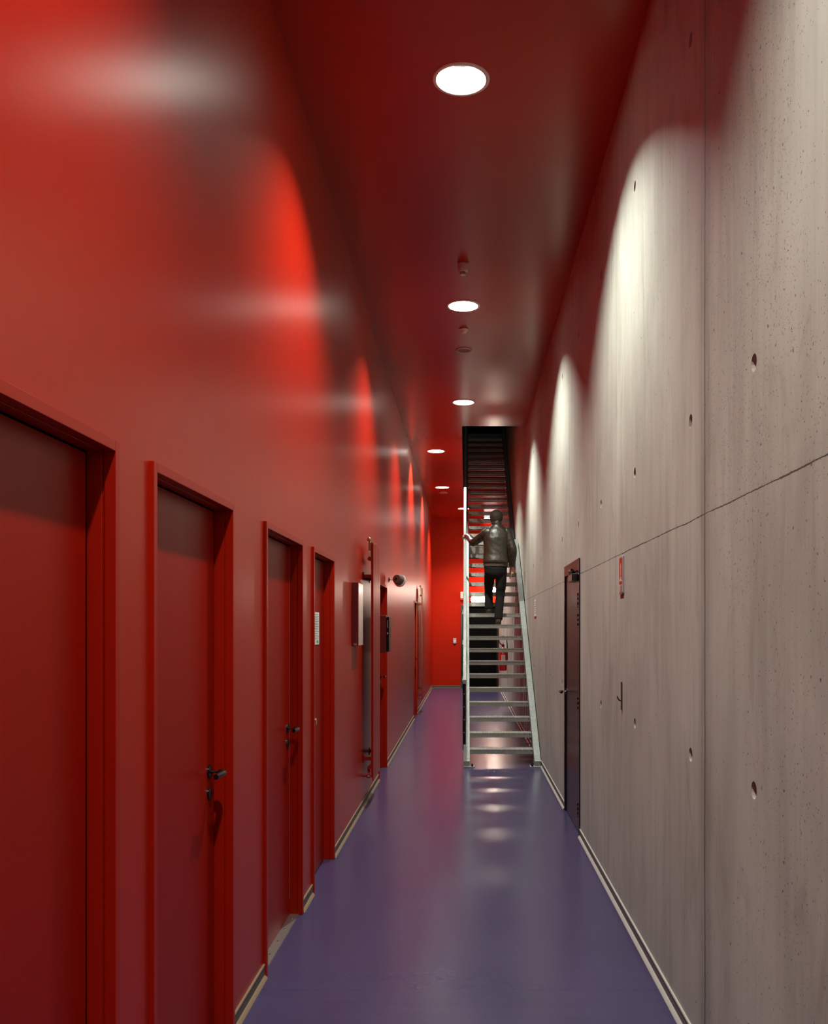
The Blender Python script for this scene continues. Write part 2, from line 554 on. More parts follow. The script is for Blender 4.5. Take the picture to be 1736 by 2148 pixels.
o = obj('ceiling_stairwell', B(SX0 - 0.12, XR + 0.1, SY0 - 0.15, YE + 0.1, 9.0, 9.1), M['dark_void'])
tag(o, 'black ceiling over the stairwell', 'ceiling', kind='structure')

def skirting(name, x, sgn, segs, label):
    bm = bmesh.new()
    for a, b in segs:
        # profile: vertical face, pale lip on top, pale sloping foot; s points into the room
        s = sgn
        prof = [(0, 0.068), (0.007, 0.068), (0.009, 0.062), (0.007, 0.060), (0.006, 0.018), (0.012, 0.012), (0.018, 0.004), (0.020, 0.0), (0, 0)]
        mi = [1, 1, 1, 0, 1, 1, 1, 0, 0]
        r0 = [bm.verts.new((x + s * p, a, z)) for p, z in prof]
        r1 = [bm.verts.new((x + s * p, b, z)) for p, z in prof]
        k = len(prof)
        for i in range(k):
            f = bm.faces.new((r0[i], r0[(i + 1) % k], r1[(i + 1) % k], r1[i]))
            f.material_index = mi[i]
        bm.faces.new(r0)
        bm.faces.new(r1[::-1])
    o = obj(name, bm, [M['skirt'], M['skirt_lip']] if sgn < 0 else [M['skirt_redlit_face'], M['skirt_redlit_lip']])
    return tag(o, label, 'skirting', kind='structure')
ls = []
e = YB
for a, b in DOORS:
    ls.append((e, a - FW))
    e = b + FW
ls.append((e, YE))
skirting('baseboard_left', XL, 1, ls, 'skirting strips between the red doors, red wall light painted into face and lip')
skirting('baseboard_right', XR, -1, [(YB, RD0 - 0.005), (RD1 + 0.005, YE)], 'grey skirting with pale lip along the concrete wall')
bm = bmesh.new()
box(bm, XL + 0.01, EDX0, YE - 0.008, YE, 0, 0.062, 0)
box(bm, XL + 0.01, EDX0, YE - 0.011, YE, 0.058, 0.068, 1)
box(bm, XL + 0.01, EDX0, YE - 0.018, YE, 0, 0.014, 1)
tag(obj('baseboard_end', bm, [M['skirt_redlit_face'], M['skirt_redlit_lip']]), 'skirting along the red end wall, red wall light painted into its colour', 'skirting', kind='structure')

# ---------------------------------------------------------------- red doors on the left wall
LX = -1.003     # leaf face
FX = -0.930     # frame face
def lever(parent, x, y, z, toward, mat=None, out=1):
    """lever handle on a leaf facing +X (out=1) or -X; the grip runs along `toward` * Y"""
    mat = mat or M['black']
    bm = bmesh.new()
    lathe(bm, [(0.026, 0), (0.026, 0.006), (0.022, 0.009), (0.0, 0.009)], (x, y, z), (out, 0, 0), 24)
    tube(bm, [(x + out * 0.004, y, z), (x + out * 0.045, y, z)], 0.011)
    pts, rad = smooth_pts([(x + out * 0.040, y, z), (x + out * 0.060, y + toward * 0.012, z), (x + out * 0.063, y + toward * 0.05, z), (x + out * 0.060, y + toward * 0.125, z)], [0.011, 0.0115, 0.0115, 0.0105], 5)
    tube(bm, pts, rad)
    return obj('door_handle', bm, mat, parent, smooth=True, auto=True)

def red_door(n, a, b, label, handle='far', closer=False, gapwhite=False, threshold=False):
    d = thing('door_%d' % n, label, 'door', (LX, (a + b) / 2, 0), kind='structure')
    off = Vector((-LX, -(a + b) / 2, 0))
    def part(name, bm, m, p=d, **k):
        bmesh.ops.translate(bm, verts=bm.verts, vec=off)
        return obj(name, bm, m, p, **k)
    bm = bmesh.new()
    box(bm, LX - 0.045, LX, a + 0.006, b - 0.018, 0.008, DH - 0.008)
    leaf = part('door_leaf', bm, M['red_door'])
    bm = bmesh.new()
    g = 0.0035
    mid = -0.961
    for s, y in ((-1, a), (1, b)):
        y0, y1 = (y - FW, y) if s < 0 else (y, y + FW)
        box(bm, mid, FX, y0, y1, 0, DH + FW)
        y0, y1 = (y - FW, y - g) if s < 0 else (y + g, y + FW)
        box(bm, mid - 0.006, mid, y0, y1, 0, DH + FW)
        y0, y1 = (y - FW, y) if s < 0 else (y, y + FW)
        box(bm, LX - 0.005, mid - 0.006, y0, y1, 0, DH + FW)
        y0, y1 = (y - FW, y + 0.012) if s < 0 else (y - 0.005, y + FW)
        box(bm, LX - 0.09, LX - 0.05, y0, y1, 0, DH + FW)
    box(bm, mid, FX, a, b, DH, DH + FW)
    box(bm, mid - 0.006, mid, a, b, DH + g, DH + FW)
    box(bm, LX - 0.005, mid - 0.006, a, b, DH, DH + FW)
    box(bm, LX - 0.09, LX - 0.05, a, b, DH - 0.012, DH + FW)
    part('door_frame', bm, M['red_frame'], bevel=0.0015)
    bm = bmesh.new()
    box(bm, LX - 0.05, LX - 0.012, b - 0.018, b + 0.004, 0, DH)
    box(bm, LX - 0.05, LX - 0.004, a - 0.004, a + 0.006, 0, DH)
    box(bm, LX - 0.05, LX - 0.004, a, b, DH - 0.008, DH)
    s = part('door_seal', bm, M['black_matt'])
    s['label'] = 'black rubber seal'
    if gapwhite:
        bm = B(LX - 0.02, LX + 0.0015, b - 0.0175, b - 0.013, 0.1, DH - 0.02)
        s = part('edge_strip', bm, M['alu'])
        s['label'] = 'bright metal edge strip'
    bm = B(LX - 0.05, LX - 0.004, a, b, 0, 0.008)
    part('door_sill', bm, M['black_matt'])
    # parts in world coordinates then shifted
    def shift(o):
        o.data.transform(Matrix.Translation(off))
    if handle in ('far', 'near'):
        hy_, tw = (b - 0.085, -1) if handle == 'far' else (a + 0.085, 1)
        h = lever(d, LX, hy_, 1.07, tw)
        shift(h)
        bm = bmesh.new()
        lathe(bm, [(0.025, 0), (0.025, 0.006), (0.021, 0.009), (0.006, 0.009), (0.006, 0.004), (0.0, 0.004)], (LX, hy_, 0.985), (1, 0, 0), 24)
        part('keyhole_plate', bm, M['black'], smooth=True, auto=True)
    else:
        bm = bmesh.new()
        lathe(bm, [(0.024, 0), (0.024, 0.006), (0.012, 0.012), (0.012, 0.034), (0.022, 0.042), (0.022, 0.054), (0.0, 0.058)], (LX, a + 0.17, 1.04), (1, 0, 0), 20)
        k = part('door_knob', bm, M['chrome'], smooth=True, auto=True)
        k['label'] = 'small chrome knob'
    if threshold:
        bm = B(LX - 0.002, LX + 0.05, a + 0.001, b - 0.001, 0.0, 0.006)
        t = part('threshold', bm, M['alu'])
        t['label'] = 'metal threshold strip'
        for q in range(5):
            bm = bmesh.new()
            lathe(bm, [(0.006, 0), (0.005, 0.003), (0, 0.004)], (LX + 0.025, a + 0.08 + q * (b - a - 0.16) / 4, 0.006), (0, 0, 1), 10)
            part('screw', bm, M['chrome'], t)
    return d
DL = ['red door nearest the camera, its leaf cut by the left edge of the photo',
      'second red door from the camera with a black lever handle and wide leaf in view',
      'third red door from the camera with a metal threshold strip at its foot',
      'fourth red door from the camera with a printed notice and chrome knob',
      'red door half hidden behind the nearer radiator, under the wall spotlight',
      'farthest red door in the left wall, beside the farther radiator']
for i, (a, b) in enumerate(DOORS):
    red_door(i + 1, a, b, DL[i], 'knob' if i == 3 else ('near' if i == 0 else 'far'), gapwhite=(i == 2), threshold=(i == 2))

# notice on door 4
n_ = thing('notice', 'white printed notice stuck on the fourth red door', 'notice', (LX + 0.001, 6.15, 1.63))
obj('sheet', B(0, 0.0015, -0.15, 0.165, -0.108, 0.108), M['paper'], n_)
bm = bmesh.new()
for k in range(15):
    z = 0.092 - k * 0.0115
    box(bm, 0.0015, 0.0019, -0.13, 0.125 + 0.02 * math.sin(k * 2.1), z - 0.0016, z + 0.0016)
p = obj('text_lines', bm, M['ink'], n_)
p['label'] = 'rows of grey print'
p = obj('green_mark', B(0.0015, 0.002, 0.06, 0.13, -0.1, -0.08), M['green_ink'], n_)
p['label'] = 'small green mark'

# ---------------------------------------------------------------- black door in the concrete wall
d = thing('door_7', 'dark brown door in the concrete wall with black frame and closer', 'door', (XR, (RD0 + RD1) / 2, 0), kind='structure')
def rp(name, bm, m, p=d, **k):
    bmesh.ops.translate(bm, verts=bm.verts, vec=(-XR, -(RD0 + RD1) / 2, 0))
    return obj(name, bm, m, p, **k)
bm = bmesh.new()
for y0, y1 in ((RD0, RD0 + 0.05), (RD1 - 0.05, RD1)):
    box(bm, XR - 0.010, XR + 0.12, y0, y1, 0, RDH)
rp('door_frame', bm, M['black'], bevel=0.002)
p = rp('frame_head', B(XR - 0.010, XR + 0.12, RD0 + 0.05, RD1 - 0.05, RDH - 0.09, RDH), M['head_redlit'])
p['label'] = 'frame head with red reflection painted in'
rp('door_leaf', B(XR + 0.004, XR + 0.05, RD0 + 0.055, RD1 - 0.055, 0.008, RDH - 0.095), M['door_dark'])
for z in (1.85, 1.685, 1.03, 0.20):
    bm = bmesh.new()
    for k in range(3):
        tube(bm, [(XR - 0.008, RD0 + 0.062, z - 0.05 + 0.036 * k), (XR - 0.008, RD0 + 0.062, z - 0.05 + 0.036 * k + 0.032)], 0.009, 10)
    hg = rp('hinge', bm, M['dark_red'], smooth=True, auto=True)
    hg['label'] = 'red hinge with metal collars'
    bm = bmesh.new()
    for k in range(4):
        tube(bm, [(XR - 0.008, RD0 + 0.062, z - 0.056 + 0.036 * k), (XR - 0.008, RD0 + 0.062, z - 0.050 + 0.036 * k)], 0.0105, 10)
    o = obj('collar', bm, M['chrome'], hg, smooth=True, auto=True)
    o.data.transform(Matrix.Translation((-XR, -(RD0 + RD1) / 2, 0)))
bm = bmesh.new()
box(bm, XR - 0.055, XR + 0.004, RD0 + 0.09, RD0 + 0.36, 2.005, 2.065)
cl = rp('door_closer', bm, M['black'], bevel=0.006)
bm = bmesh.new()
tube(bm, [(XR - 0.03, RD0 + 0.2, 2.065), (XR - 0.03, RD0 + 0.2, 2.085)], 0.014)
tube(bm, [(XR - 0.03, RD0 + 0.2, 2.085), (XR - 0.045, RD0 + 0.46, 2.10), (XR - 0.012, RD0 + 0.60, 2.105)], 0.008)
box(bm, XR - 0.03, XR - 0.008, RD0 + 0.40, RD0 + 0.66, 2.095, 2.12)
o = obj('closer_arm', bm, M['black'], cl)
o.data.transform(Matrix.Translation((-XR, -(RD0 + RD1) / 2, 0)))
h = lever(d, XR + 0.004, RD1 - 0.11, 1.07, -1, out=-1)
h.data.transform(Matrix.Translation((-XR, -(RD0 + RD1) / 2, 0)))

# black end door
d = thing('door_8', 'black double-width door at the far end under the stair', 'door', (EDX0, YE, 0), kind='structure')
def ep(name, bm, m, p=d, **k):
    bmesh.ops.translate(bm, verts=bm.verts, vec=(-EDX0, -YE, 0))
    return obj(name, bm, m, p, **k)
bm = bmesh.new()
box(bm, EDX0, EDX0 + 0.05, YE - 0.015, YE + 0.1, 0, EDH)
box(bm, EDX1 - 0.05, EDX1, YE - 0.015, YE + 0.1, 0, EDH)
box(bm, EDX0 + 0.05, EDX1 - 0.05, YE - 0.015, YE + 0.1, EDH - 0.05, EDH)
ep('door_frame', bm, M['black'], bevel=0.002)
ep('door_leaf', B(EDX0 + 0.055, EDX1 - 0.055, YE + 0.02, YE + 0.07, 0.01, EDH - 0.055), M['black_matt'])
for z in (2.08, 1.25, 0.25):
    bm = bmesh.new()
    tube(bm, [(EDX0 + 0.052, YE - 0.02, z - 0.06), (EDX0 + 0.052, YE - 0.02, z + 0.06)], 0.013, 10)
    hg = ep('hinge', bm, M['alu'], smooth=True, auto=True)
    hg['label'] = 'grey metal hinge'
bm = bmesh.new()
lathe(bm, [(0.026, 0), (0.026, 0.008), (0, 0.009)], (EDX1 - 0.12, YE + 0.02, 1.07), (0, -1, 0), 20)
tube(bm, [(EDX1 - 0.12, YE + 0.015, 1.07), (EDX1 - 0.12, YE - 0.045, 1.07), (EDX1 - 0.25, YE - 0.05, 1.07)], 0.011)
ep('door_handle', bm, M['alu'], smooth=True, auto=True)

# ---------------------------------------------------------------- ceiling fixtures
LLAB = ['recessed round downlight behind the camera, farthest back', 'recessed round downlight just above the camera out of frame',
        'largest recessed downlight, nearest in the red ceiling and glaring white', 'second recessed downlight, between the two smoke detectors',
        'third recessed downlight, just before the stair opening edge', 'nearest of the downlights left of the stair opening',
        'middle downlight left of the stair opening, before a flat ceiling disc', 'farthest downlight, half hidden behind the stair handrail']
def copy_tree(o, parent=None):
    c = o.copy()
    C.objects.link(c)
    if parent is not None:
        c.parent = parent
    for ch in list(o.children):
        copy_tree(ch, c)
    return c
dl = thing('downlight', LLAB[0], 'ceiling light', (LAMP_X[0], LAMP_Y[0], H), 'round downlights in the red ceiling')
bm = bmesh.new()
lathe(bm, [(0.134, 0.006), (0.135, -0.004), (0.139, -0.009), (0.152, -0.008), (0.158, -0.004), (0.159, 0.0)], n=48)
obj('trim_ring', bm, M['offwhite'], dl, smooth=True)
bm = bmesh.new()
prof = []
for k in range(9):
    t = k / 8
    prof.append((0.1375 - 0.060 * t ** 1.5, 0.004 + 0.125 * t))
lathe(bm, prof, n=28)
bmesh.ops.reverse_faces(bm, faces=bm.faces)
obj('reflector', bm, M['reflector'], dl)
bm = bmesh.new()
lathe(bm, [(0.0001, 0.128), (0.03, 0.127), (0.062, 0.118), (0.066, 0.126), (0.077, 0.129)], n=32)
for f in bm.faces:
    f.material_index = 0 if sum((v.co.x ** 2 + v.co.y ** 2) ** .5 for v in f.verts) / len(f.verts) < 0.0635 else 1
obj('lamp', bm, [M['lamp'], M['reflector']], dl, smooth=True)
bm = bmesh.new()
lathe(bm, [(0.139, 0.002), (0.139, 0.15), (0.0001, 0.15)], n=32)
obj('can', bm, M['black_matt'], dl, smooth=True, auto=True)
for i in range(1, len(LAMP_X)):
    c = copy_tree(dl)
    c.location = (LAMP_X[i], LAMP_Y[i], H)
    c['label'] = LLAB[i]
    if i >= 5:
        for ch in c.children:
            if ch.name.startswith('lamp'):
                ch.data = ch.data.copy()
                ch.data.materials[0] = M['lamp_end'] if i == 7 else M['lamp_stair']

s = thing('stairwell_fill_lamp', 'dim fill lamp added out of view on the stairwell ceiling, brightening the upper flight', 'ceiling light', (0.42, 17.6, 9.0))  # added lamp, never in view, keeps the upper flight from going black
bm = bmesh.new()
lathe(bm, [(0.11, 0), (0.11, -0.03), (0.10, -0.04)], n=32, closed=True)
obj('lamp_base', bm, M['white'], s, smooth=True, auto=True)
bm = bmesh.new()
lathe(bm, [(0.095, -0.041), (0.08, -0.06), (0.0001, -0.07)], n=32)
obj('diffuser', bm, emit('dim fill lamp', (1, 0.93, 0.75, 1), 70), s, smooth=True)

# smoke detectors and flat discs
s = thing('smoke_detector', 'tall cone shaped smoke detector between the two nearest downlights', 'smoke detector', (-0.028, 7.74, H))
bm = bmesh.new()
lathe(bm, [(0.046, 0), (0.046, -0.035), (0.040, -0.058), (0.030, -0.066)], n=32, closed=True)
obj('detector_base', bm, M['offwhite'], s, smooth=True, auto=True)
bm = bmesh.new()
lathe(bm, [(0.024, -0.064), (0.024, -0.084)], n=24, closed=True)
p = obj('sensor_chamber', bm, M['black_matt'], s, smooth=True, auto=True)
p['label'] = 'dark slotted sensor chamber'
bm = bmesh.new()
for k in range(10):
    a = 2 * math.pi * k / 10
    x, y = 0.025 * math.cos(a), 0.025 * math.sin(a)
    tube(bm, [(x, y, -0.064), (x, y, -0.086)], 0.003, 6)
lathe(bm, [(0.0001, -0.092), (0.022, -0.090), (0.026, -0.084), (0.026, -0.082), (0.0001, -0.082)], n=24)
lathe(bm, [(0.0001, -0.075), (0.0275, -0.075), (0.0275, -0.072), (0.0001, -0.072)], n=24)
obj('cage', bm, M['offwhite'], s, smooth=True, auto=True)

s = thing('motion_sensor', 'small domed ceiling sensor beyond the second downlight', 'sensor', (-0.028, 9.42, H))
bm = bmesh.new()
lathe(bm, [(0.046, 0), (0.046, -0.008), (0.040, -0.012), (0.034, -0.013)], n=32, closed=True)
obj('sensor_ring', bm, M['offwhite'], s, smooth=True, auto=True)
bm = bmesh.new()
lathe(bm, [(0.034, -0.012), (0.032, -0.024), (0.024, -0.036), (0.012, -0.042), (0.0001, -0.044)], n=32)
obj('sensor_dome', bm, M['offwhite'], s, smooth=True)

sp = thing('ceiling_speaker', 'flat round ceiling speaker before the third downlight', 'speaker', (-0.028, 10.12, H), 'flat round speakers')
bm = bmesh.new()
lathe(bm, [(0.074, -0.004), (0.076, -0.012), (0.085, -0.010), (0.089, -0.003), (0.089, 0)], n=40)
obj('rim', bm, M['offwhite'], sp, smooth=True)
bm = bmesh.new()
lathe(bm, [(0.0001, -0.006), (0.075, -0.006)], n=40)
p = obj('grille', bm, simple('speaker mesh', (0.25, 0.17, 0.13), 0.7, bump=(260, 0.6)), sp)
p['label'] = 'brownish mesh grille'
c = copy_tree(sp)
c.location = (-0.51, 20.75, H)
c['label'] = 'flat round ceiling speaker beyond the middle downlight left of the stair'

# ---------------------------------------------------------------- radiators
def radiator(y0, label):
    r = thing('radiator', label, 'radiator', (XL, y0, 0.243), 'tall red radiators')
    wd, ht, fx = 0.66, 2.16, 0.10
    bm = bmesh.new()
    n = 6
    for k in range(n):            # flat upright tubes, front row
        a = 0.006 + k * (wd - 0.012) / n
        b = a + (wd - 0.012) / n - 0.012
        prof = [(fx - 0.022, a), (fx - 0.006, a), (fx, a + 0.006), (fx, b - 0.006), (fx - 0.006, b), (fx - 0.022, b)]
        lo = [bm.verts.new((x, y, 0.03)) for x, y in prof]
        hi = [bm.verts.new((x, y, ht)) for x, y in prof]
        m_ = len(prof)
        for i in range(m_):
            bm.faces.new((lo[i], lo[(i + 1) % m_], hi[(i + 1) % m_], hi[i]))
        bm.faces.new(lo[::-1])
        bm.faces.new(hi)
    box(bm, fx - 0.012, fx - 0.004, 0.002, wd - 0.002, 0.0, ht - 0.004)
    obj('front_panel', bm, M['red_radiator'], r)
    for z in (0.12, ht - 0.14):
        bm = bmesh.new()
        tube(bm, [(fx - 0.036, 0.01, z), (fx - 0.036, wd - 0.01, z)], 0.019, 16)
        obj('header_pipe', bm, M['red_radiator'], r, smooth=True, auto=True)
    for z in (0.16, ht - 0.33):
        for y in (0.05, wd - 0.09):
            bm = bmesh.new()
            box(bm, 0.002, 0.008, y, y + 0.045, z, z + 0.07)
            box(bm, 0.008, fx - 0.02, y + 0.004, y + 0.041, z + 0.02, z + 0.05)
            obj('wall_bracket', bm, M['red_radiator'], r)
    bm = bmesh.new()
    tube(bm, [(fx - 0.036, 0.03, ht - 0.14), (fx - 0.036, 0.03, ht + 0.01), (fx - 0.036, 0.045, ht + 0.035)], 0.013)
    lathe(bm, [(0.017, 0), (0.019, 0.006), (0.019, 0.024), (0.012, 0.03)], (fx - 0.036, 0.04, ht + 0.034), (-0.4, -0.8, 0.3), 16, True)
    tube(bm, [(fx - 0.036, 0.045, ht + 0.034), (fx - 0.036, 0.20, ht + 0.014)], 0.009)
    tube(bm, [(fx - 0.036, 0.20, ht + 0.014), (fx - 0.02, 0.27, ht + 0.01)], 0.016)
    v = obj('top_valve', bm, M['brass'], r, smooth=True, auto=True)
    v['label'] = 'dull brass valve and pipe'
    bm = bmesh.new()
    tube(bm, [(fx - 0.045, 0.03, 0.12), (fx - 0.045, 0.03, 0.05), (fx - 0.048, 0.02, 0.045), (0.002, 0.02, 0.045)], 0.012)
    lathe(bm, [(0.018, 0), (0.020, 0.005), (0.020, 0.022), (0.014, 0.027)], (fx - 0.046, 0.022, 0.045), (0.1, -1, 0), 16, True)
    v = obj('bottom_valve', bm, M['red_frame'], r, smooth=True, auto=True)
    bm = bmesh.new()
    lathe(bm, [(0.012, 0.026), (0.011, 0.030)], (fx - 0.046, 0.022, 0.045), (0.1, -1, 0), 16, True)
    q = obj('valve_cap', bm, M['chrome'], v)
    q['label'] = 'chrome valve cap'
    return r
radiator(8.45, 'nearer tall red radiator beyond the fourth red door')
radiator(17.9, 'farther tall red radiator near the end of the left wall')

# ---------------------------------------------------------------- boxes on the left wall
b_ = thing('display_case', 'shallow red wall case with a mirror-like glass front, between door and radiator', 'wall case', (XL, 7.68, 1.484))
bm = bmesh.new()
box(bm, 0, 0.022, 0, 0.335, 0, 0.525)
box(bm, 0.022, 0.050, 0.0, 0.012, 0, 0.525)
box(bm, 0.022, 0.050, 0.323, 0.335, 0, 0.525)
box(bm, 0.022, 0.050, 0.012, 0.323, 0, 0.012)
box(bm, 0.022, 0.050, 0.012, 0.323, 0.513, 0.525)
obj('case_body', bm, M['dark_red'], b_, bevel=0.001)
p = obj('glass_front', B(0.050, 0.054, 0.004, 0.331, 0.004, 0.521), M['mirror'], b_)
p['label'] = 'mirror-like front pane'
p = obj('latch', B(0.012, 0.04, -0.005, 0.0, 0.004, 0.022), M['chrome'], b_)
p['label'] = 'small chrome latch'

b_ = thing('key_cabinet', 'dark red box with a black front, on the wall just past the nearer radiator', 'wall box', (XL, 9.64, 1.375))
obj('cabinet_body', B(0, 0.112, 0, 0.28, 0, 0.39), M['dark_red'], b_, bevel=0.003)
p = obj('cabinet_door', B(0.114, 0.142, 0.012, 0.275, 0.012, 0.372), M['black'], b_, bevel=0.003)
p['label'] = 'black cabinet door'
q = obj('name_plate', B(0.1225, 0.132, 0.0105, 0.012, 0.26, 0.34), M['alu'], p)
q['label'] = 'grey plate'
bm = bmesh.new()
lathe(bm, [(0.010, 0), (0.010, 0.012), (0.006, 0.016)], (0.126, 0.012, 0.20), (0, -1, 0), 14, True)
q = obj('lock', bm, M['chrome'], p, smooth=True, auto=True)
q['label'] = 'chrome lock'

# wall spotlight on the left wall
s = thing('wall_spotlight', 'round wall spotlight on an arm above the half hidden red door', 'wall light', (XL, 11.3, 2.22))
c0 = Vector((0.115, 0.0, 0.0))
ax = Vector((0.40, 0.90, -0.20)).normalized()
bm = bmesh.new()
lathe(bm, [(0.02, -0.05), (0.052, -0.045), (0.058, -0.02), (0.060, 0.05)], c0, ax, 32, True)
obj('lamp_housing', bm, simple('brown lamp housing', (0.10, 0.045, 0.03), 0.45), s, smooth=True, auto=True)
bm = bmesh.new()
lathe(bm, [(0.060, 0.035), (0.074, 0.038), (0.076, 0.06), (0.070, 0.066), (0.056, 0.066), (0.056, 0.05)], c0, ax, 32)
p = obj('front_ring', bm, M['white'], s, smooth=True, auto=True)
p['label'] = 'white front ring'
bm = bmesh.new()
lathe(bm, [(0.0001, 0.062), (0.030, 0.061), (0.057, 0.056)], c0, ax, 32)
obj('lens', bm, M['chrome'], s, smooth=True)
bm = bmesh.new()
tube(bm, [(0.0, -0.0, 0.0), (0.115 - 0.03, 0.0, 0.0)], 0.007)
lathe(bm, [(0.028, 0), (0.028, 0.008), (0.012, 0.014)], (0, 0, 0), (1, 0, 0), 20, True)
obj('arm', bm, M['black'], s, smooth=True, auto=True)
bm = bmesh.new()
lathe(bm, [(0.012, -0.062), (0.012, -0.045)], c0, ax, 12, True)
obj('cable_gland', bm, M['black'], s, smooth=True, auto=True)

ld = bpy.data.lights.new('spotlight_bulb', 'SPOT')
ld.energy = SPOT_W
ld.color = (1.0, 0.93, 0.84)
ld.spot_size = R(42)
ld.spot_blend = 0.7
ld.shadow_soft_size = 0.03
lo = bpy.data.objects.new('bulb', ld)
C.objects.link(lo)
lo.parent = s
lo.location = c0 + ax * 0.075
lo.rotation_euler = Vector((0.045, 1.0, -0.03)).to_track_quat('-Z', 'Y').to_euler()

# ---------------------------------------------------------------- end wall items
s = thing('light_switch', 'small grey switch box on the red end wall', 'switch', (-0.32, YE, 1.29))
obj('back_box', B(-0.045, 0.045, -0.03, 0, -0.07, 0.07), M['alu'], s, bevel=0.004)
p = obj('rocker', B(-0.03, 0.03, -0.038, -0.03, -0.02, 0.015), M['white'], s)
p['label'] = 'white rocker'
bm = bmesh.new()
lathe(bm, [(0.012, 0), (0.012, 0.03)], (0, -0.015, -0.1), (0, 0, 1), 10, True)
obj('cable_entry', bm, M['black'], s)

s = thing('alarm_box', 'pale box on the red end wall at the top left corner of the black door', 'alarm box', (-0.115, YE, 2.535))
obj('casing', B(-0.05, 0.07, -0.06, 0, -0.09, 0.09), M['offwhite'], s, bevel=0.006)
p = obj('lower_lens', B(-0.045, 0.065, -0.05, -0.002, -0.135, -0.093), M['sign_red'], s)
p['label'] = 'red lens strip'

s = thing('exit_light', 'lit oblong sign box over the black end door', 'exit light', (0.33, YE, 2.42))
obj('casing', B(-0.20, 0.20, -0.05, 0, -0.085, 0.085), M['white'], s, bevel=0.006)
p = obj('lit_face', B(-0.165, 0.165, -0.056, -0.05, -0.072, 0.072), M['boxlight'], s)
p['label'] = 'glowing white face'
for x in (-0.235, 0.205):
    obj('end_bracket', B(x, x + 0.03, -0.075, 0, -0.05, 0.05), M['alu'], s)

s = thing('globe_lamp', 'glaring bare wall lamp at the far end, seen between the climber\'s legs', 'wall light', (0.745, YE - 0.02, 2.67))
bm = bmesh.new()
bmesh.ops.create_uvsphere(bm, u_segments=24, v_segments=16, radius=0.065)
bmesh.ops.translate(bm, verts=bm.verts, vec=(0, -0.26, 0))
obj('globe', bm, M['globe'], s, smooth=True)
bm = bmesh.new()
lathe(bm, [(0.055, 0), (0.055, 0.03), (0.03, 0.05)], (0, 0.02, -0.09), (0, -1, 0), 24, True)
tube(bm, [(0, -0.02, -0.09), (0, -0.26, -0.09), (0, -0.26, -0.06)], 0.014)
obj('wall_mount', bm, M['white'], s, smooth=True, auto=True)

s = thing('strip_light', 'short lit lamp high on the red end wall, beside the climber\'s head', 'wall light', (0.62, YE, 4.60))
obj('casing', B(-0.14, 0.22, -0.06, 0, -0.02, 0.055), M['white'], s)
p = obj('lit_face', B(-0.13, 0.21, -0.08, -0.062, -0.05, 0.03), emit('lit strip', (1, 0.97, 0.9, 1), 14), s)
p['label'] = 'glowing white face'

# fire extinguisher on the concrete wall behind the stair
def extinguisher():
    s = thing('fire_extinguisher', 'red fire extinguisher on the concrete wall behind the stair', 'fire extinguisher', (XR - 0.10, 20.0, 0.72))
    bm = bmesh.new()
    lathe(bm, [(0.070, 0.0), (0.082, 0.015), (0.082, 0.40), (0.075, 0.44), (0.045, 0.48), (0.028, 0.50), (0.028, 0.52)], n=32, closed=True)
    obj('cylinder_body', bm, M['ext_red'], s, smooth=True, auto=True)
    bm = bmesh.new()
    lathe(bm, [(0.030, 0.52), (0.030, 0.56), (0.018, 0.57)], n=20, closed=True)
    box(bm, -0.012, 0.012, -0.11, 0.03, 0.585, 0.60)
    box(bm, -0.010, 0.010, -0.10, 0.03, 0.555, 0.568)
    obj('valve_head', bm, M['black'], s)
    bm = bmesh.new()
    pts, rad = smooth_pts([(-0.02, 0, 0.55), (-0.075, -0.01, 0.60), (-0.085, -0.01, 0.68), (-0.02, -0.02, 0.74), (0.06, -0.03, 0.70), (0.085, -0.04, 0.58), (0.092, -0.04, 0.35), (0.092, -0.03, 0.12)], [0.011] * 8, 6)
    tube(bm, pts, rad)
    obj('hose', bm, M['black'], s, smooth=True)
    p = obj('label_panel', B(-0.045, 0.045, -0.0845, -0.083, 0.15, 0.34), M['sign_pale'], s)
    p['label'] = 'pale printed panel'
    obj('wall_hook', B(0.03, 0.10, -0.02, 0.02, 0.44, 0.47), M['black'], s)
extinguisher()

# ---------------------------------------------------------------- signs and hook on the concrete
s = thing('fire_sign', 'red fire instruction sign on the concrete wall above a metal hook', 'sign', (XR, 5.30, 1.935))
obj('backing_plate', B(-0.006, 0.0, -0.07, 0.062, -0.105, 0.103), M['sign_grey'], s)
def sg(name, y0, y1, z0, z1, m, lab=None, t=0.007):
    o = obj(name, B(-t, -0.0055, y0, y1, z0, z1), M[m], s)
    if lab:
        o['label'] = lab
sg('red_panel', -0.048, 0.060, -0.055, 0.098, 'sign_red', 'red panel')
bm = bmesh.new()
box(bm, -0.0078, -0.0065, -0.002, 0.010, -0.005, 0.055)
box(bm, -0.0078, -0.0065, -0.006, 0.014, -0.018, -0.010)
box(bm, -0.0078, -0.0065, -0.012, 0.004, 0.058, 0.064)
box(bm, -0.0078, -0.0065, -0.030, 0.050, -0.031, -0.028)
box(bm, -0.0078, -0.0065, -0.048, 0.060, -0.036, -0.0335)
for k in range(3):
    box(bm, -0.0078, -0.0065, -0.035 + 0.01 * k, 0.045, -0.021 - 0.003 * k, -0.0195 - 0.003 * k)
p = obj('pictogram', bm, M['paper'], s)
p['label'] = 'white pictogram and lines'
sg('print_panel', -0.048, 0.060, -0.093, -0.056, 'sign_pale', 'pale panel of small print')
bm = bmesh.new()
for k in range(5):
    box(bm, -0.0078, -0.0065, -0.042, 0.02, -0.064 - 0.006 * k, -0.062 - 0.006 * k)
obj('small_print', bm, M['ink'], s)
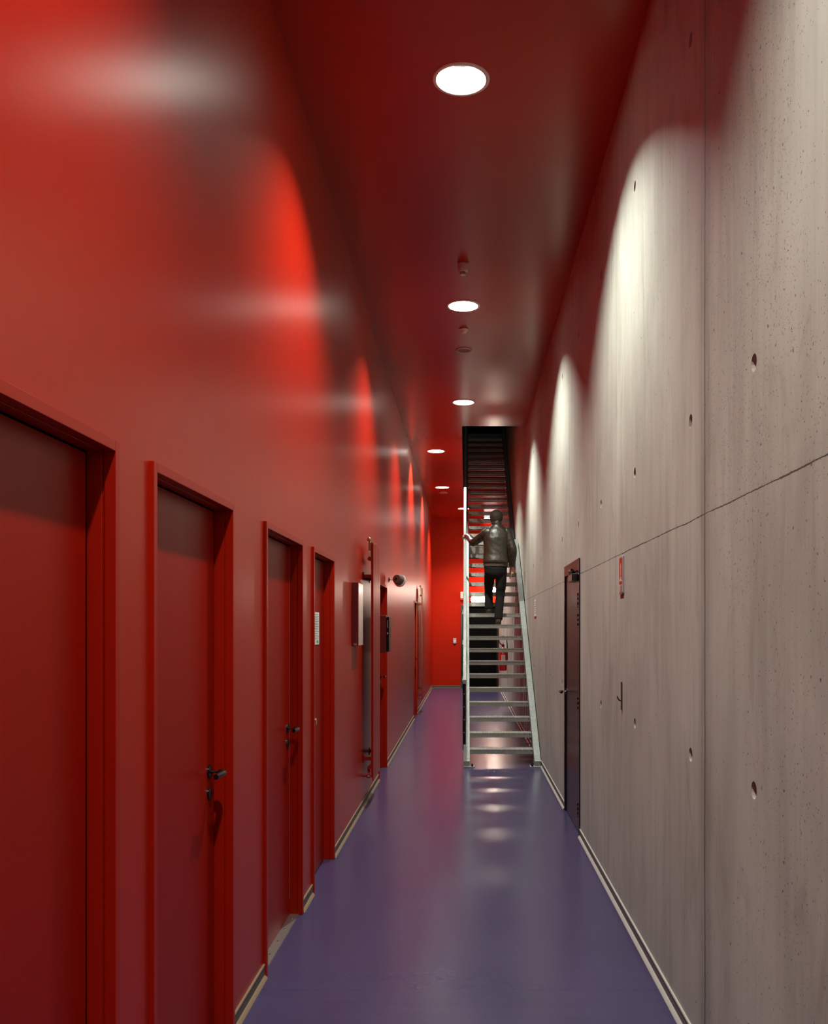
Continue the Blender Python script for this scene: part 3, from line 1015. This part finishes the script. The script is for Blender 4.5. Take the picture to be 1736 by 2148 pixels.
sg('bottom_bar', -0.060, 0.055, -0.112, -0.098, 'black', 'dark bar', 0.0075)

s = thing('paper_sign', 'small white sign on the concrete wall just before the stair', 'sign', (XR, 11.96, 1.885))
obj('sheet', B(-0.004, 0, -0.17, 0.16, -0.115, 0.115), M['paper'], s)
p = obj('red_edge', B(-0.005, -0.0035, -0.17, 0.16, -0.115, -0.100), M['sign_red'], s)
p['label'] = 'red lower edge'
bm = bmesh.new()
for k in range(6):
    box(bm, -0.005, -0.0035, -0.13, 0.12, 0.08 - 0.028 * k, 0.087 - 0.028 * k)
obj('text_lines', bm, M['ink'], s)

s = thing('wall_hook', 'thin dark metal wall hook below the red fire sign', 'hook', (XR, 5.30, 1.25))
bm = bmesh.new()
box(bm, -0.006, 0, -0.012, 0.012, -0.085, 0.075)
obj('back_plate', bm, simple('rusty steel', (0.07, 0.025, 0.015), 0.5, 0.3), s, bevel=0.002)
bm = bmesh.new()
pts, rad = smooth_pts([(-0.004, 0.0, -0.030), (-0.014, 0.004, -0.030), (-0.022, 0.010, -0.020), (-0.026, 0.012, -0.008)], [0.005, 0.005, 0.004, 0.003], 5)
tube(bm, pts, rad, 10)
obj('prong', bm, M['black'], s, smooth=True)

# ---------------------------------------------------------------- staircase
RISE, RUN, ST0 = 0.168, 0.27, 11.18
TX0, TX1 = 0.040, 0.800
LAND_Z, LAND_Y0, LAND_Y1 = RISE * 18, 15.77, 16.72
UP0, URUN, UN = 16.80, 0.252, 17
st = thing('steel_staircase', 'steep galvanised steel stair with open perforated treads against the concrete wall', 'staircase', (0.42, 11.0, 0))
SO = Vector((-0.42, -11.0, 0))
def spart(name, bm, m, p=st, **k):
    bmesh.ops.translate(bm, verts=bm.verts, vec=SO)
    return obj(name, bm, m, p, **k)

def tread_mesh():
    bm = bmesh.new()
    D, T = 0.235, 0.050
    W_ = TX1 - TX0
    n = 12
    hp = [((k + 0.5) * W_ / n, q) for k in range(n) for q in (0.042, 0.192)]
    holed(bm, [0, W_], [0, D], hp, 0.016, 0.0075, lambda u, v, d: Vector((u, v, 0)), seg=8)
    # front lip with a row of round holes, back lip, bottom returns
    hf = [((k + 0.5) * W_ / n + 0.012, -0.0155) for k in range(n)]
    holed(bm, [0, W_], [-T, 0], hf, 0.012, 0.0055, lambda u, v, d: Vector((u, 0, v)), seg=8)
    holed(bm, [0, W_], [-T, 0], hf, 0.012, 0.0055, lambda u, v, d: Vector((u, D, v)), seg=8)
    for y0, y1 in ((0, 0.022), (D - 0.022, D)):
        vs = [bm.verts.new((x, y, -T)) for x, y in ((0, y0), (W_, y0), (W_, y1), (0, y1))]
        bm.faces.new(vs)
    # end plates
    for x in (0.0, W_ - 0.004):
        box(bm, x, x + 0.004, 0.002, D - 0.002, -T, -0.001)
    # serrated top: rows of small raised ribs
    k = 0
    x = 0.008
    while x < W_ - 0.012:
        for y0, y1 in ((0.004, 0.030), (0.058, 0.105), (0.125, 0.175), (0.208, D - 0.003)):
            box(bm, x, x + 0.009, y0, y1, -0.001, 0.006)
        x += 0.0235
    box(bm, 0, W_, -0.002, 0.003, -0.004, 0.004)
    return bm
tb = tread_mesh()
proto = spart('tread', tb, M['galv_tread'])
proto.data.transform(Matrix.Translation(-SO))
def place_tread(i, y, z):
    o = proto if i == 0 else proto.copy()
    if i:
        C.objects.link(o)
    o.location = Vector((TX0, y, z)) + SO
cnt = 0
for k in range(1, 18):
    place_tread(cnt, ST0 + RUN * (k - 1), RISE * k)
    cnt += 1
for k in range(1, UN + 1):
    place_tread(cnt, UP0 + URUN * (k - 1), LAND_Z + RISE * k)
    cnt += 1

def stringer(x0, x1, p0, p1, hgt, open_side, m):
    """inclined channel: web plus two flanges; p0, p1 = (y, z) of the top edge line; plumb/level cut at the foot"""
    bm = bmesh.new()
    (y0, z0), (y1, z1) = p0, p1
    sl = (z1 - z0) / (y1 - y0)
    t = 0.010
    def quadprism(pts, xa, xb):
        lo = [bm.verts.new((xa, y, z)) for y, z in pts]
        hi = [bm.verts.new((xb, y, z)) for y, z in pts]
        n = len(pts)
        for i in range(n):
            bm.faces.new((lo[i], lo[(i + 1) % n], hi[(i + 1) % n], hi[i]))
        bm.faces.new(lo[::-1])
        bm.faces.new(hi)
    return bm, quadprism, sl, t

def make_stringer(x0, x1, p0, p1, hgt, web, m, foot=True):
    bm, qp, sl, t = stringer(x0, x1, p0, p1, hgt, web, m)
    (y0, z0), (y1, z1) = p0, p1
    vh = hgt * math.sqrt(1 + sl * sl)      # vertical depth of the section
    def zt(y):
        return z0 + sl * (y - y0)
    if foot:
        yb = y0 + (vh - z0) / sl           # where the lower edge meets the floor
        web_pts = [(y0, 0.012), (yb, 0.012), (y1, zt(y1) - vh), (y1, zt(y1)), (y0, z0)]
    else:
        web_pts = [(y0, zt(y0) - vh), (y1, zt(y1) - vh), (y1, zt(y1)), (y0, z0)]
    wx = (x0, x0 + t) if web < 0 else (x1 - t, x1)
    qp(web_pts, *wx)
    fx = (x0 + t, x1) if web < 0 else (x0, x1 - t)
    qp([(y0, z0 - t * 1.2), (y1, zt(y1) - t * 1.2), (y1, zt(y1)), (y0, z0)], *fx)
    if foot:
        qp([(yb, 0.012), (y1, zt(y1) - vh), (y1, zt(y1) - vh + t * 1.2), (yb - t, 0.012)], *fx)
        qp([(y0, 0.012), (y0 + t, 0.012), (y0 + t, z0 - t), (y0, z0 - t)], *fx)
    else:
        qp([(y0, zt(y0) - vh), (y1, zt(y1) - vh), (y1, zt(y1) - vh + t * 1.2), (y0, zt(y0) - vh + t * 1.2)], *fx)
    return spart('stringer', bm, m)
SL = RISE / RUN
y0 = 10.93
ztop0 = RISE + SL * (y0 - ST0) + 0.055
SX = ((-0.035, 0.038), (0.802, 0.874))
for (x0, x1), web in zip(SX, (1, -1)):
    make_stringer(x0, x1, (y0, ztop0), (LAND_Y0 + 0.12, ztop0 + SL * (LAND_Y0 + 0.12 - y0)), 0.20, web, M['galv'])
USL = RISE / URUN
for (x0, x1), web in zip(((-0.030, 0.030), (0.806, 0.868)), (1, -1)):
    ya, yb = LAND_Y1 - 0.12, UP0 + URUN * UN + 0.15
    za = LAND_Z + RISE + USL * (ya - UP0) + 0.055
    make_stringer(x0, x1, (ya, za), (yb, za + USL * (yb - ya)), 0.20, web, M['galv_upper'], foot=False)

# landings
bm = bmesh.new()
box(bm, TX0 - 0.002, TX1 + 0.002, LAND_Y0, LAND_Y1, LAND_Z - 0.012, LAND_Z)
box(bm, TX0 - 0.002, TX1 + 0.002, LAND_Y0, LAND_Y0 + 0.01, LAND_Z - 0.135, LAND_Z - 0.012)
box(bm, TX0 - 0.002, TX1 + 0.002, LAND_Y1 - 0.01, LAND_Y1, LAND_Z - 0.135, LAND_Z - 0.012)
for y in (LAND_Y0 + 0.3, LAND_Y0 + 0.62):
    box(bm, TX0, TX1, y, y + 0.008, LAND_Z - 0.09, LAND_Z - 0.012)
spart('landing', bm, M['galv_tread'], bevel=0.002)
for x0, x1 in ((-0.03, 0.038), (0.802, 0.868)):
    spart('landing_beam', B(x0, x1, LAND_Y0 + 0.05, LAND_Y1, LAND_Z - 0.16, LAND_Z + 0.02), M['galv_upper'])
bm = bmesh.new()
yt = UP0 + URUN * UN
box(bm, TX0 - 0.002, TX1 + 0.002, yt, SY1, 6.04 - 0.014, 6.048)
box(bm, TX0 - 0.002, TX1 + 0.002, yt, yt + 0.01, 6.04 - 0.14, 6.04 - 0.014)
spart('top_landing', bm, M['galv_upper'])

# foot plates with bolts
for x0, x1 in ((-0.036, 0.095), (0.745, 0.876)):
    bm = B(x0, x1, 10.86, 11.0, 0.0, 0.012)
    bp = spart('foot_plate', bm, M['galv'], bevel=0.002)
    for q, y in enumerate((10.89, 10.965)):
        xx = x1 - 0.028 if x0 < 0.3 else x0 + 0.028
        bm = bmesh.new()
        lathe(bm, [(0.014, 0.012), (0.014, 0.026), (0.007, 0.026), (0.007, 0.036)], (xx, y, 0), (0, 0, 1), 6, True)
        b = spart('anchor_bolt', bm, M['black'], bp)
        b['label'] = 'dark anchor bolt'

# handrails: lower bright one with its dark post, upper one in the stairwell dark
def rail(pts, m, wdt=0.042, hg=0.05, x=-0.022):
    bm = bmesh.new()
    prev = None
    for y, z in pts:
        cur = [bm.verts.new((xx, y, zz)) for xx, zz in ((x - wdt / 2, z - hg), (x + wdt / 2, z - hg), (x + wdt / 2, z), (x - wdt / 2, z))]
        if prev:
            for i in range(4):
                bm.faces.new((prev[i], prev[(i + 1) % 4], cur[(i + 1) % 4], cur[i]))
        else:
            bm.faces.new(cur[::-1])
        prev = cur
    bm.faces.new(prev)
    return spart('handrail', bm, m, bevel=0.005)
RZ0 = 1.03
def rz(y):
    return RZ0 + SL * (y - 11.2)
rail([(11.17, rz(11.17)), (16.09, rz(16.09))], M['galv'])
UR = lambda y: LAND_Z + RISE + 0.88 + USL * (y - UP0)
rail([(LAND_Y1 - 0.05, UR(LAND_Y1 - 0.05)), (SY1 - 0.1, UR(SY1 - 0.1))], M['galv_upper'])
for y in (11.2, 13.0, 14.8, 15.95):
    zs = RISE + SL * (y - ST0) - 0.02
    bm = B(-0.046, -0.036, y - 0.004, y + 0.056, zs, rz(y + 0.02) - 0.03)
    bm2 = B(-0.046, -0.008, y - 0.006, y + 0.0, zs, rz(y) - 0.045)
    me = bpy.data.meshes.new('tmp')
    bm2.to_mesh(me)
    bm.from_mesh(me)
    bm2.free()
    po = spart('rail_post', bm, M['black'])
    po['label'] = 'dark steel handrail post'
    if y == 11.2:
        for k in range(5):
            bm = bmesh.new()
            z = zs + 0.06 + k * 0.155
            lathe(bm, [(0.007, 0), (0.006, 0.004), (0, 0.005)], (-0.027, y - 0.006, z), (0, -1, 0), 8)
            b = spart('bolt', bm, M['alu'], po)
            b['label'] = 'small pale bolt'
for y in (17.6, 19.2):
    bm = B(-0.044, -0.034, y, y + 0.05, LAND_Z + RISE + USL * (y - UP0) - 0.05, UR(y) - 0.03)
    spart('rail_post', bm, M['galv_upper'])

# ---------------------------------------------------------------- the person climbing the stair
def remeshed(name, bm, m, voxel, parent=None, smooth_it=3):
    o = obj(name, bm, m)
    r = o.modifiers.new('remesh', 'REMESH')
    r.mode = 'VOXEL'
    r.voxel_size = voxel
    s = o.modifiers.new('smooth', 'SMOOTH')
    s.factor = 0.5
    s.iterations = smooth_it
    dg = bpy.context.evaluated_depsgraph_get()
    dg.update()
    me = bpy.data.meshes.new_from_object(o.evaluated_get(dg))
    me.name = name
    o.modifiers.clear()
    old = o.data
    o.data = me
    bpy.data.meshes.remove(old)
    me.polygons.foreach_set('use_smooth', [True] * len(me.polygons))
    if not me.materials:
        me.materials.append(m)
    if parent is not None:
        o.parent = parent
    return o

def ell(bm, c, r, rot=None, n=20):
    t = bmesh.ops.create_uvsphere(bm, u_segments=n, v_segments=n // 2 + 2, radius=1.0)
    mt = Matrix.Translation(c) @ (rot.to_4x4() if rot else Matrix()) @ Matrix.Diagonal((*r, 1))
    bmesh.ops.transform(bm, matrix=mt, verts=t['verts'])

def limb(bm, pts, rad, k=4, n=16, flat=1.0):
    p, r = smooth_pts(pts, rad, k)
    tube(bm, p, r, n, flat=flat)

Vv = Vector
T10, T11 = RISE * 10, RISE * 11
HEAD = Vv((0.446, 13.95, 3.272))
NECK = Vv((0.452, 13.87, 3.175))
SHL, SHR = Vv((0.300, 13.85, 3.050)), Vv((0.612, 13.85, 3.050))
ELL, ELR = Vv((0.105, 14.02, 2.925)), Vv((0.690, 13.80, 2.785))
HANDL = Vv((-0.005, 14.46, rz(14.46) + 0.004))
WRL = Vv((0.022, 14.36, rz(14.46) - 0.005))
WRR = Vv((0.676, 13.86, 2.535))
PEL = Vv((0.432, 13.80, 2.50))
HIPL, HIPR = Vv((0.345, 13.82, 2.45)), Vv((0.517, 13.80, 2.45))
KNL, KNR = Vv((0.335, 14.02, 2.20)), Vv((0.502, 13.84, 2.12))
ANL, ANR = Vv((0.338, 13.985, 1.935)), Vv((0.470, 13.72, 1.775))

bm = bmesh.new()
# torso
def torso(bm, grow=0.0, z_lo=None, closed=True):
    secs = [(PEL + Vv((0, 0, -0.08)), 0.150, 0.105), (PEL, 0.165, 0.115), (PEL + Vv((0.0, 0.01, 0.12)), 0.155, 0.105),
            (Vv((0.438, 13.83, 2.72)), 0.158, 0.108), (Vv((0.445, 13.85, 2.88)), 0.178, 0.118), (Vv((0.452, 13.855, 3.0)), 0.186, 0.112),
            (Vv((0.455, 13.855, 3.07)), 0.165, 0.092), (Vv((0.455, 13.86, 3.125)), 0.110, 0.072), (NECK, 0.062, 0.060)]
    if z_lo is not None:
        secs = [s for s in secs if s[0].z >= z_lo]
    rings(bm, [(c, Vv((rx + grow, 0, 0)), Vv((0, ry + grow, 0))) for c, rx, ry in secs], closed, 28)
torso(bm)
limb(bm, [NECK + Vv((0, -0.005, -0.05)), NECK + Vv((0, 0.02, 0.03)), HEAD + Vv((0, -0.01, -0.06))], [0.062, 0.056, 0.055])
# head: skull, jaw, nose, brow, ears
ell(bm, HEAD + Vv((0, -0.005, 0.025)), (0.074, 0.094, 0.092))
ell(bm, HEAD + Vv((0, 0.030, -0.035)), (0.058, 0.066, 0.075))
ell(bm, HEAD + Vv((0, 0.068, -0.088)), (0.026, 0.024, 0.020))
limb(bm, [HEAD + Vv((0, 0.088, 0.022)), HEAD + Vv((0, 0.104, -0.008)), HEAD + Vv((0, 0.114, -0.026))], [0.008, 0.011, 0.014])
ell(bm, HEAD + Vv((0, 0.105, -0.030)), (0.018, 0.012, 0.009))
ell(bm, HEAD + Vv((0, 0.080, 0.030)), (0.058, 0.018, 0.010))
ell(bm, HEAD + Vv((0, 0.090, -0.054)), (0.024, 0.010, 0.006))
ell(bm, HEAD + Vv((0, 0.088, -0.066)), (0.021, 0.011, 0.007))
for s_ in (-1, 1):
    ell(bm, HEAD + Vv((s_ * 0.078, -0.005, -0.008)), (0.009, 0.020, 0.033), Matrix.Rotation(R(-12 * s_), 3, 'Z'))
    ell(bm, HEAD + Vv((s_ * 0.040, 0.070, -0.018)), (0.022, 0.020, 0.018))
# arms
def arm(bm, sh, el, wr, g=0.0, ends=None):
    limb(bm, [sh, sh.lerp(el, 0.45), el, el.lerp(wr, 0.35), wr], [0.055 + g, 0.050 + g, 0.042 + g, 0.042 + g, 0.029 + g * 0.8])
arm(bm, SHL, ELL, WRL)
arm(bm, SHR, ELR, WRR)
# right hand hanging, slightly curled, palm towards the thigh
pc = WRR + Vv((0.0, 0.012, -0.055))
limb(bm, [WRR + Vv((0, 0, 0.01)), pc + Vv((0, 0, 0.02)), pc + Vv((0, 0.004, -0.035))], [0.028, 0.036, 0.037], flat=0.5, n=14)
for k in range(4):
    off = (k - 1.5) * 0.019
    L = (0.068, 0.080, 0.075, 0.058)[k]
    b0 = pc + Vv((0.0, 0.006 - off, -0.030))
    limb(bm, [b0, b0 + Vv((-0.006, 0.004, -L * 0.45)), b0 + Vv((-0.020, 0.004, -L * 0.80)), b0 + Vv((-0.034, 0.002, -L))], [0.0092, 0.0088, 0.008, 0.0068], 3, 8)
b0 = pc + Vv((-0.006, 0.030, 0.018))
limb(bm, [b0, b0 + Vv((-0.012, 0.022, -0.022)), b0 + Vv((-0.022, 0.026, -0.052))], [0.012, 0.0105, 0.008], 3, 8)
# left hand closed over the handrail
rx_ = -0.022
hc = HANDL + Vv((0.004, 0.0, 0.010))
dirr = Vv((0, math.cos(math.atan(SL)), math.sin(math.atan(SL))))
nrm = Vv((0, -dirr.z, dirr.y))
limb(bm, [WRL + Vv((0.012, -0.02, 0.0)), WRL + Vv((-0.008, 0.03, 0.022)), Vv((rx_ + 0.010, 14.455, rz(14.455) + 0.022))], [0.028, 0.032, 0.034], flat=0.62, n=14)
for k in range(4):
    t = (k - 1.5) * 0.020
    c = Vv((rx_, 14.47, rz(14.47) - 0.025)) + dirr * t
    r_ = 0.038
    loop = []
    for a in (35, 75, 115, 155, 195, 230):
        loop.append(c + Vv((1, 0, 0)) * math.cos(R(a)) * 0.031 * 1.15 + nrm * math.sin(R(a)) * r_ * 1.02)
    limb(bm, loop, [0.0105, 0.0105, 0.010, 0.0095, 0.009, 0.0075], 2, 8)
c = Vv((rx_, 14.43, rz(14.43) - 0.025)) - dirr * 0.012
limb(bm, [c + Vv((0.030, 0, 0)) + nrm * 0.030, c + Vv((0.040, 0.01, 0)) + nrm * 0.004, c + Vv((0.032, 0.022, 0)) - nrm * 0.026], [0.0125, 0.011, 0.008], 3, 8)
# legs and feet
def leg(bm, hp, kn, an, g=0.0):
    limb(bm, [hp + Vv((0, 0, 0.02)), hp.lerp(kn, 0.4), kn, kn.lerp(an, 0.3), an], [0.075 + g, 0.064 + g, 0.050 + g, 0.052 + g, 0.036 + g])
leg(bm, HIPL, KNL, ANL)
leg(bm, HIPR, KNR, ANR)
for an, zt_ in ((ANL, T11), (ANR, T10)):
    limb(bm, [an + Vv((0, 0, 0.02)), Vv((an.x, an.y - 0.005, zt_ + 0.045)), Vv((an.x, an.y + 0.08, zt_ + 0.040)), Vv((an.x, an.y + 0.17, zt_ + 0.032))], [0.034, 0.032, 0.030, 0.022])
person = remeshed('person', bm, M['skin'], 0.0052, None, 2)
tag(person, 'person in a dark leather jacket climbing the steel stair, left hand on the rail', 'person')

# hair
bm = bmesh.new()
hc_ = HEAD + Vv((0, -0.012, 0.030))
bmesh.ops.create_uvsphere(bm, u_segments=64, v_segments=40, radius=1.0)
dele = []
for v in bm.verts:
    d = v.co.copy()
    # keep the crown, the back and the sides; leave the face free
    front = d.y
    keepz = -0.93 if front < -0.1 else (-0.30 + (front + 0.1) * 1.1)
    nz = 0.5 + 0.5 * mnoise.noise(Vector((d.x * 7, d.y * 7, d.z * 2.5)))
    r = 1.0 + 0.10 * nz
    if d.z < keepz - 0.06 * nz:
        dele.append(v)
    ln = math.hypot(d.x, d.y)
    if d.z < -0.25 and ln > 1e-4:
        k_ = max(ln, 0.80) / ln
        d.x *= k_
        d.y *= k_
    v.co = hc_ + Vector((d.x * 0.093 * r, d.y * 0.108 * r, d.z * 0.102 * r - 0.030 * max(0.0, -d.z)))
bmesh.ops.delete(bm, geom=dele, context='VERTS')
ell(bm, HEAD + Vv((0, -0.052, -0.050)), (0.068, 0.046, 0.080))
hair = obj('hair', bm, M['hair'], person, smooth=True)
sm = hair.modifiers.new('thick', 'SOLIDIFY')
sm.thickness = 0.022
sm.offset = -1
hair['label'] = 'short dark brown hair'

# jacket
bm = bmesh.new()
secs = [(Vv((0.436, 13.79, 2.595)), 0.188, 0.135), (Vv((0.436, 13.79, 2.63)), 0.190, 0.136), (Vv((0.438, 13.815, 2.72)), 0.184, 0.132), (Vv((0.443, 13.84, 2.84)), 0.190, 0.136),
        (Vv((0.450, 13.85, 2.97)), 0.198, 0.135), (Vv((0.454, 13.855, 3.05)), 0.192, 0.118), (Vv((0.455, 13.86, 3.105)), 0.158, 0.098), (Vv((0.454, 13.865, 3.145)), 0.108, 0.080), (Vv((0.453, 13.87, 3.175)), 0.078, 0.072)]
rings(bm, [(c, Vv((rx, 0, 0)), Vv((0, ry, 0))) for c, rx, ry in secs], True, 32)
def sleeve(sh, el, wr):
    p, r = smooth_pts([sh + (sh - NECK) * -0.15, sh, sh.lerp(el, 0.5), el, el.lerp(wr, 0.45), wr + (el - wr) * 0.06], [0.068, 0.070, 0.065, 0.060, 0.055, 0.045], 6)
    rr = []
    for i, q in enumerate(r):
        rr.append(q * (1 + 0.022 * math.sin(i * 2.4) * (1 if i > 8 else 0.3)))
    tube(bm, p, rr, 18)
sleeve(SHL, ELL, WRL)
sleeve(SHR, ELR, WRR)
for v in bm.verts:
    pass
jk = remeshed('jacket', bm, M['leather'], 0.008, person, 2)
for v in jk.data.vertices:
    q_ = v.co
    n3 = mnoise.noise(Vector((q_.x * 9, q_.y * 9, q_.z * 16 + q_.x * 12))) + 0.3 * mnoise.noise(q_ * 20)
    v.co = q_ + v.normal * (0.0032 * n3)
jk['label'] = 'dark brown leather jacket'
bm = bmesh.new()
rings(bm, [(Vv((0.452, 13.872, 3.165 + z)), Vv((0.075 - r, 0, 0)), Vv((0, 0.073 - r, 0))) for z, r in ((0.0, 0.0), (0.03, 0.002), (0.058, 0.003), (0.057, 0.010), (0.0, 0.010))], False, 28)
q = obj('collar', bm, M['leather'], jk, smooth=True)
bm = bmesh.new()
tube(bm, [(0.446 + 0.001 * math.sin(z * 30), 13.715 - 0.0 , z) for z in (2.62, 2.75)], 0.003, 8)
bm.free()
# knitwear showing below the hem
bm = bmesh.new()
rings(bm, [(Vv((0.434, 13.795, z)), Vv((r, 0, 0)), Vv((0, r * 0.70, 0))) for z, r in ((2.545, 0.176), (2.565, 0.181), (2.61, 0.180))], True, 32)
q = obj('sweater_hem', bm, M['knit'], person, smooth=True, auto=True)
q['label'] = 'brown knitwear below the jacket'

# trousers
bm = bmesh.new()
rings(bm, [(c, Vv((rx, 0, 0)), Vv((0, ry, 0))) for c, rx, ry in ((Vv((0.432, 13.805, 2.585)), 0.166, 0.118), (Vv((0.432, 13.80, 2.52)), 0.172, 0.126), (Vv((0.432, 13.80, 2.45)), 0.165, 0.122), (Vv((0.432, 13.80, 2.41)), 0.140, 0.11), (Vv((0.432, 13.80, 2.385)), 0.08, 0.08))], True, 28)
p, r = smooth_pts([HIPL + Vv((0.005, 0, 0.03)), HIPL.lerp(KNL, 0.45), KNL, KNL.lerp(ANL, 0.5), ANL + Vv((0, -0.005, -0.015))], [0.086, 0.078, 0.064, 0.062, 0.064], 5)
tube(bm, p, [q * (1 + 0.03 * math.sin(i * 2.3)) for i, q in enumerate(r)], 20)
p, r = smooth_pts([HIPR + Vv((-0.003, 0, 0.03)), HIPR.lerp(KNR, 0.45), KNR, KNR.lerp(ANR, 0.5), ANR + Vv((0, -0.005, -0.02))], [0.090, 0.082, 0.067, 0.064, 0.062], 5)
tube(bm, p, [q * (1 + 0.03 * math.sin(i * 2.1)) for i, q in enumerate(r)], 20)
tr = remeshed('trousers', bm, M['denim'], 0.008, person, 7)
tr['label'] = 'black jeans'

# shoes
for an, zt_ in ((ANL, T11), (ANR, T10)):
    bm = bmesh.new()
    x, y = an.x, an.y
    limb(bm, [Vv((x, y, zt_ + 0.10)), Vv((x, y - 0.008, zt_ + 0.055)), Vv((x, y + 0.06, zt_ + 0.050)), Vv((x, y + 0.15, zt_ + 0.042)), Vv((x, y + 0.205, zt_ + 0.036))], [0.046, 0.046, 0.044, 0.040, 0.022], 5, 16)
    ell(bm, Vv((x, y - 0.02, zt_ + 0.050)), (0.040, 0.040, 0.045))
    sh = remeshed('shoe', bm, M['shoe'], 0.007, person, 2)
    sh['label'] = 'brown leather shoe'
    bm = bmesh.new()
    pl = [(-0.036, -0.055), (0.036, -0.055), (0.040, -0.02), (0.036, 0.06), (0.045, 0.14), (0.034, 0.20), (0.0, 0.225), (-0.034, 0.20), (-0.045, 0.14), (-0.036, 0.06), (-0.040, -0.02)]
    lo = [bm.verts.new((x + a, y + b, zt_ + 0.006)) for a, b in pl]
    hi = [bm.verts.new((x + a, y + b, zt_ + 0.026)) for a, b in pl]
    k = len(pl)
    for i in range(k):
        bm.faces.new((lo[i], lo[(i + 1) % k], hi[(i + 1) % k], hi[i]))
    bm.faces.new(lo[::-1])
    bm.faces.new(hi)
    so = obj('sole', bm, M['sole'], sh)
    so['label'] = 'dark rubber sole'
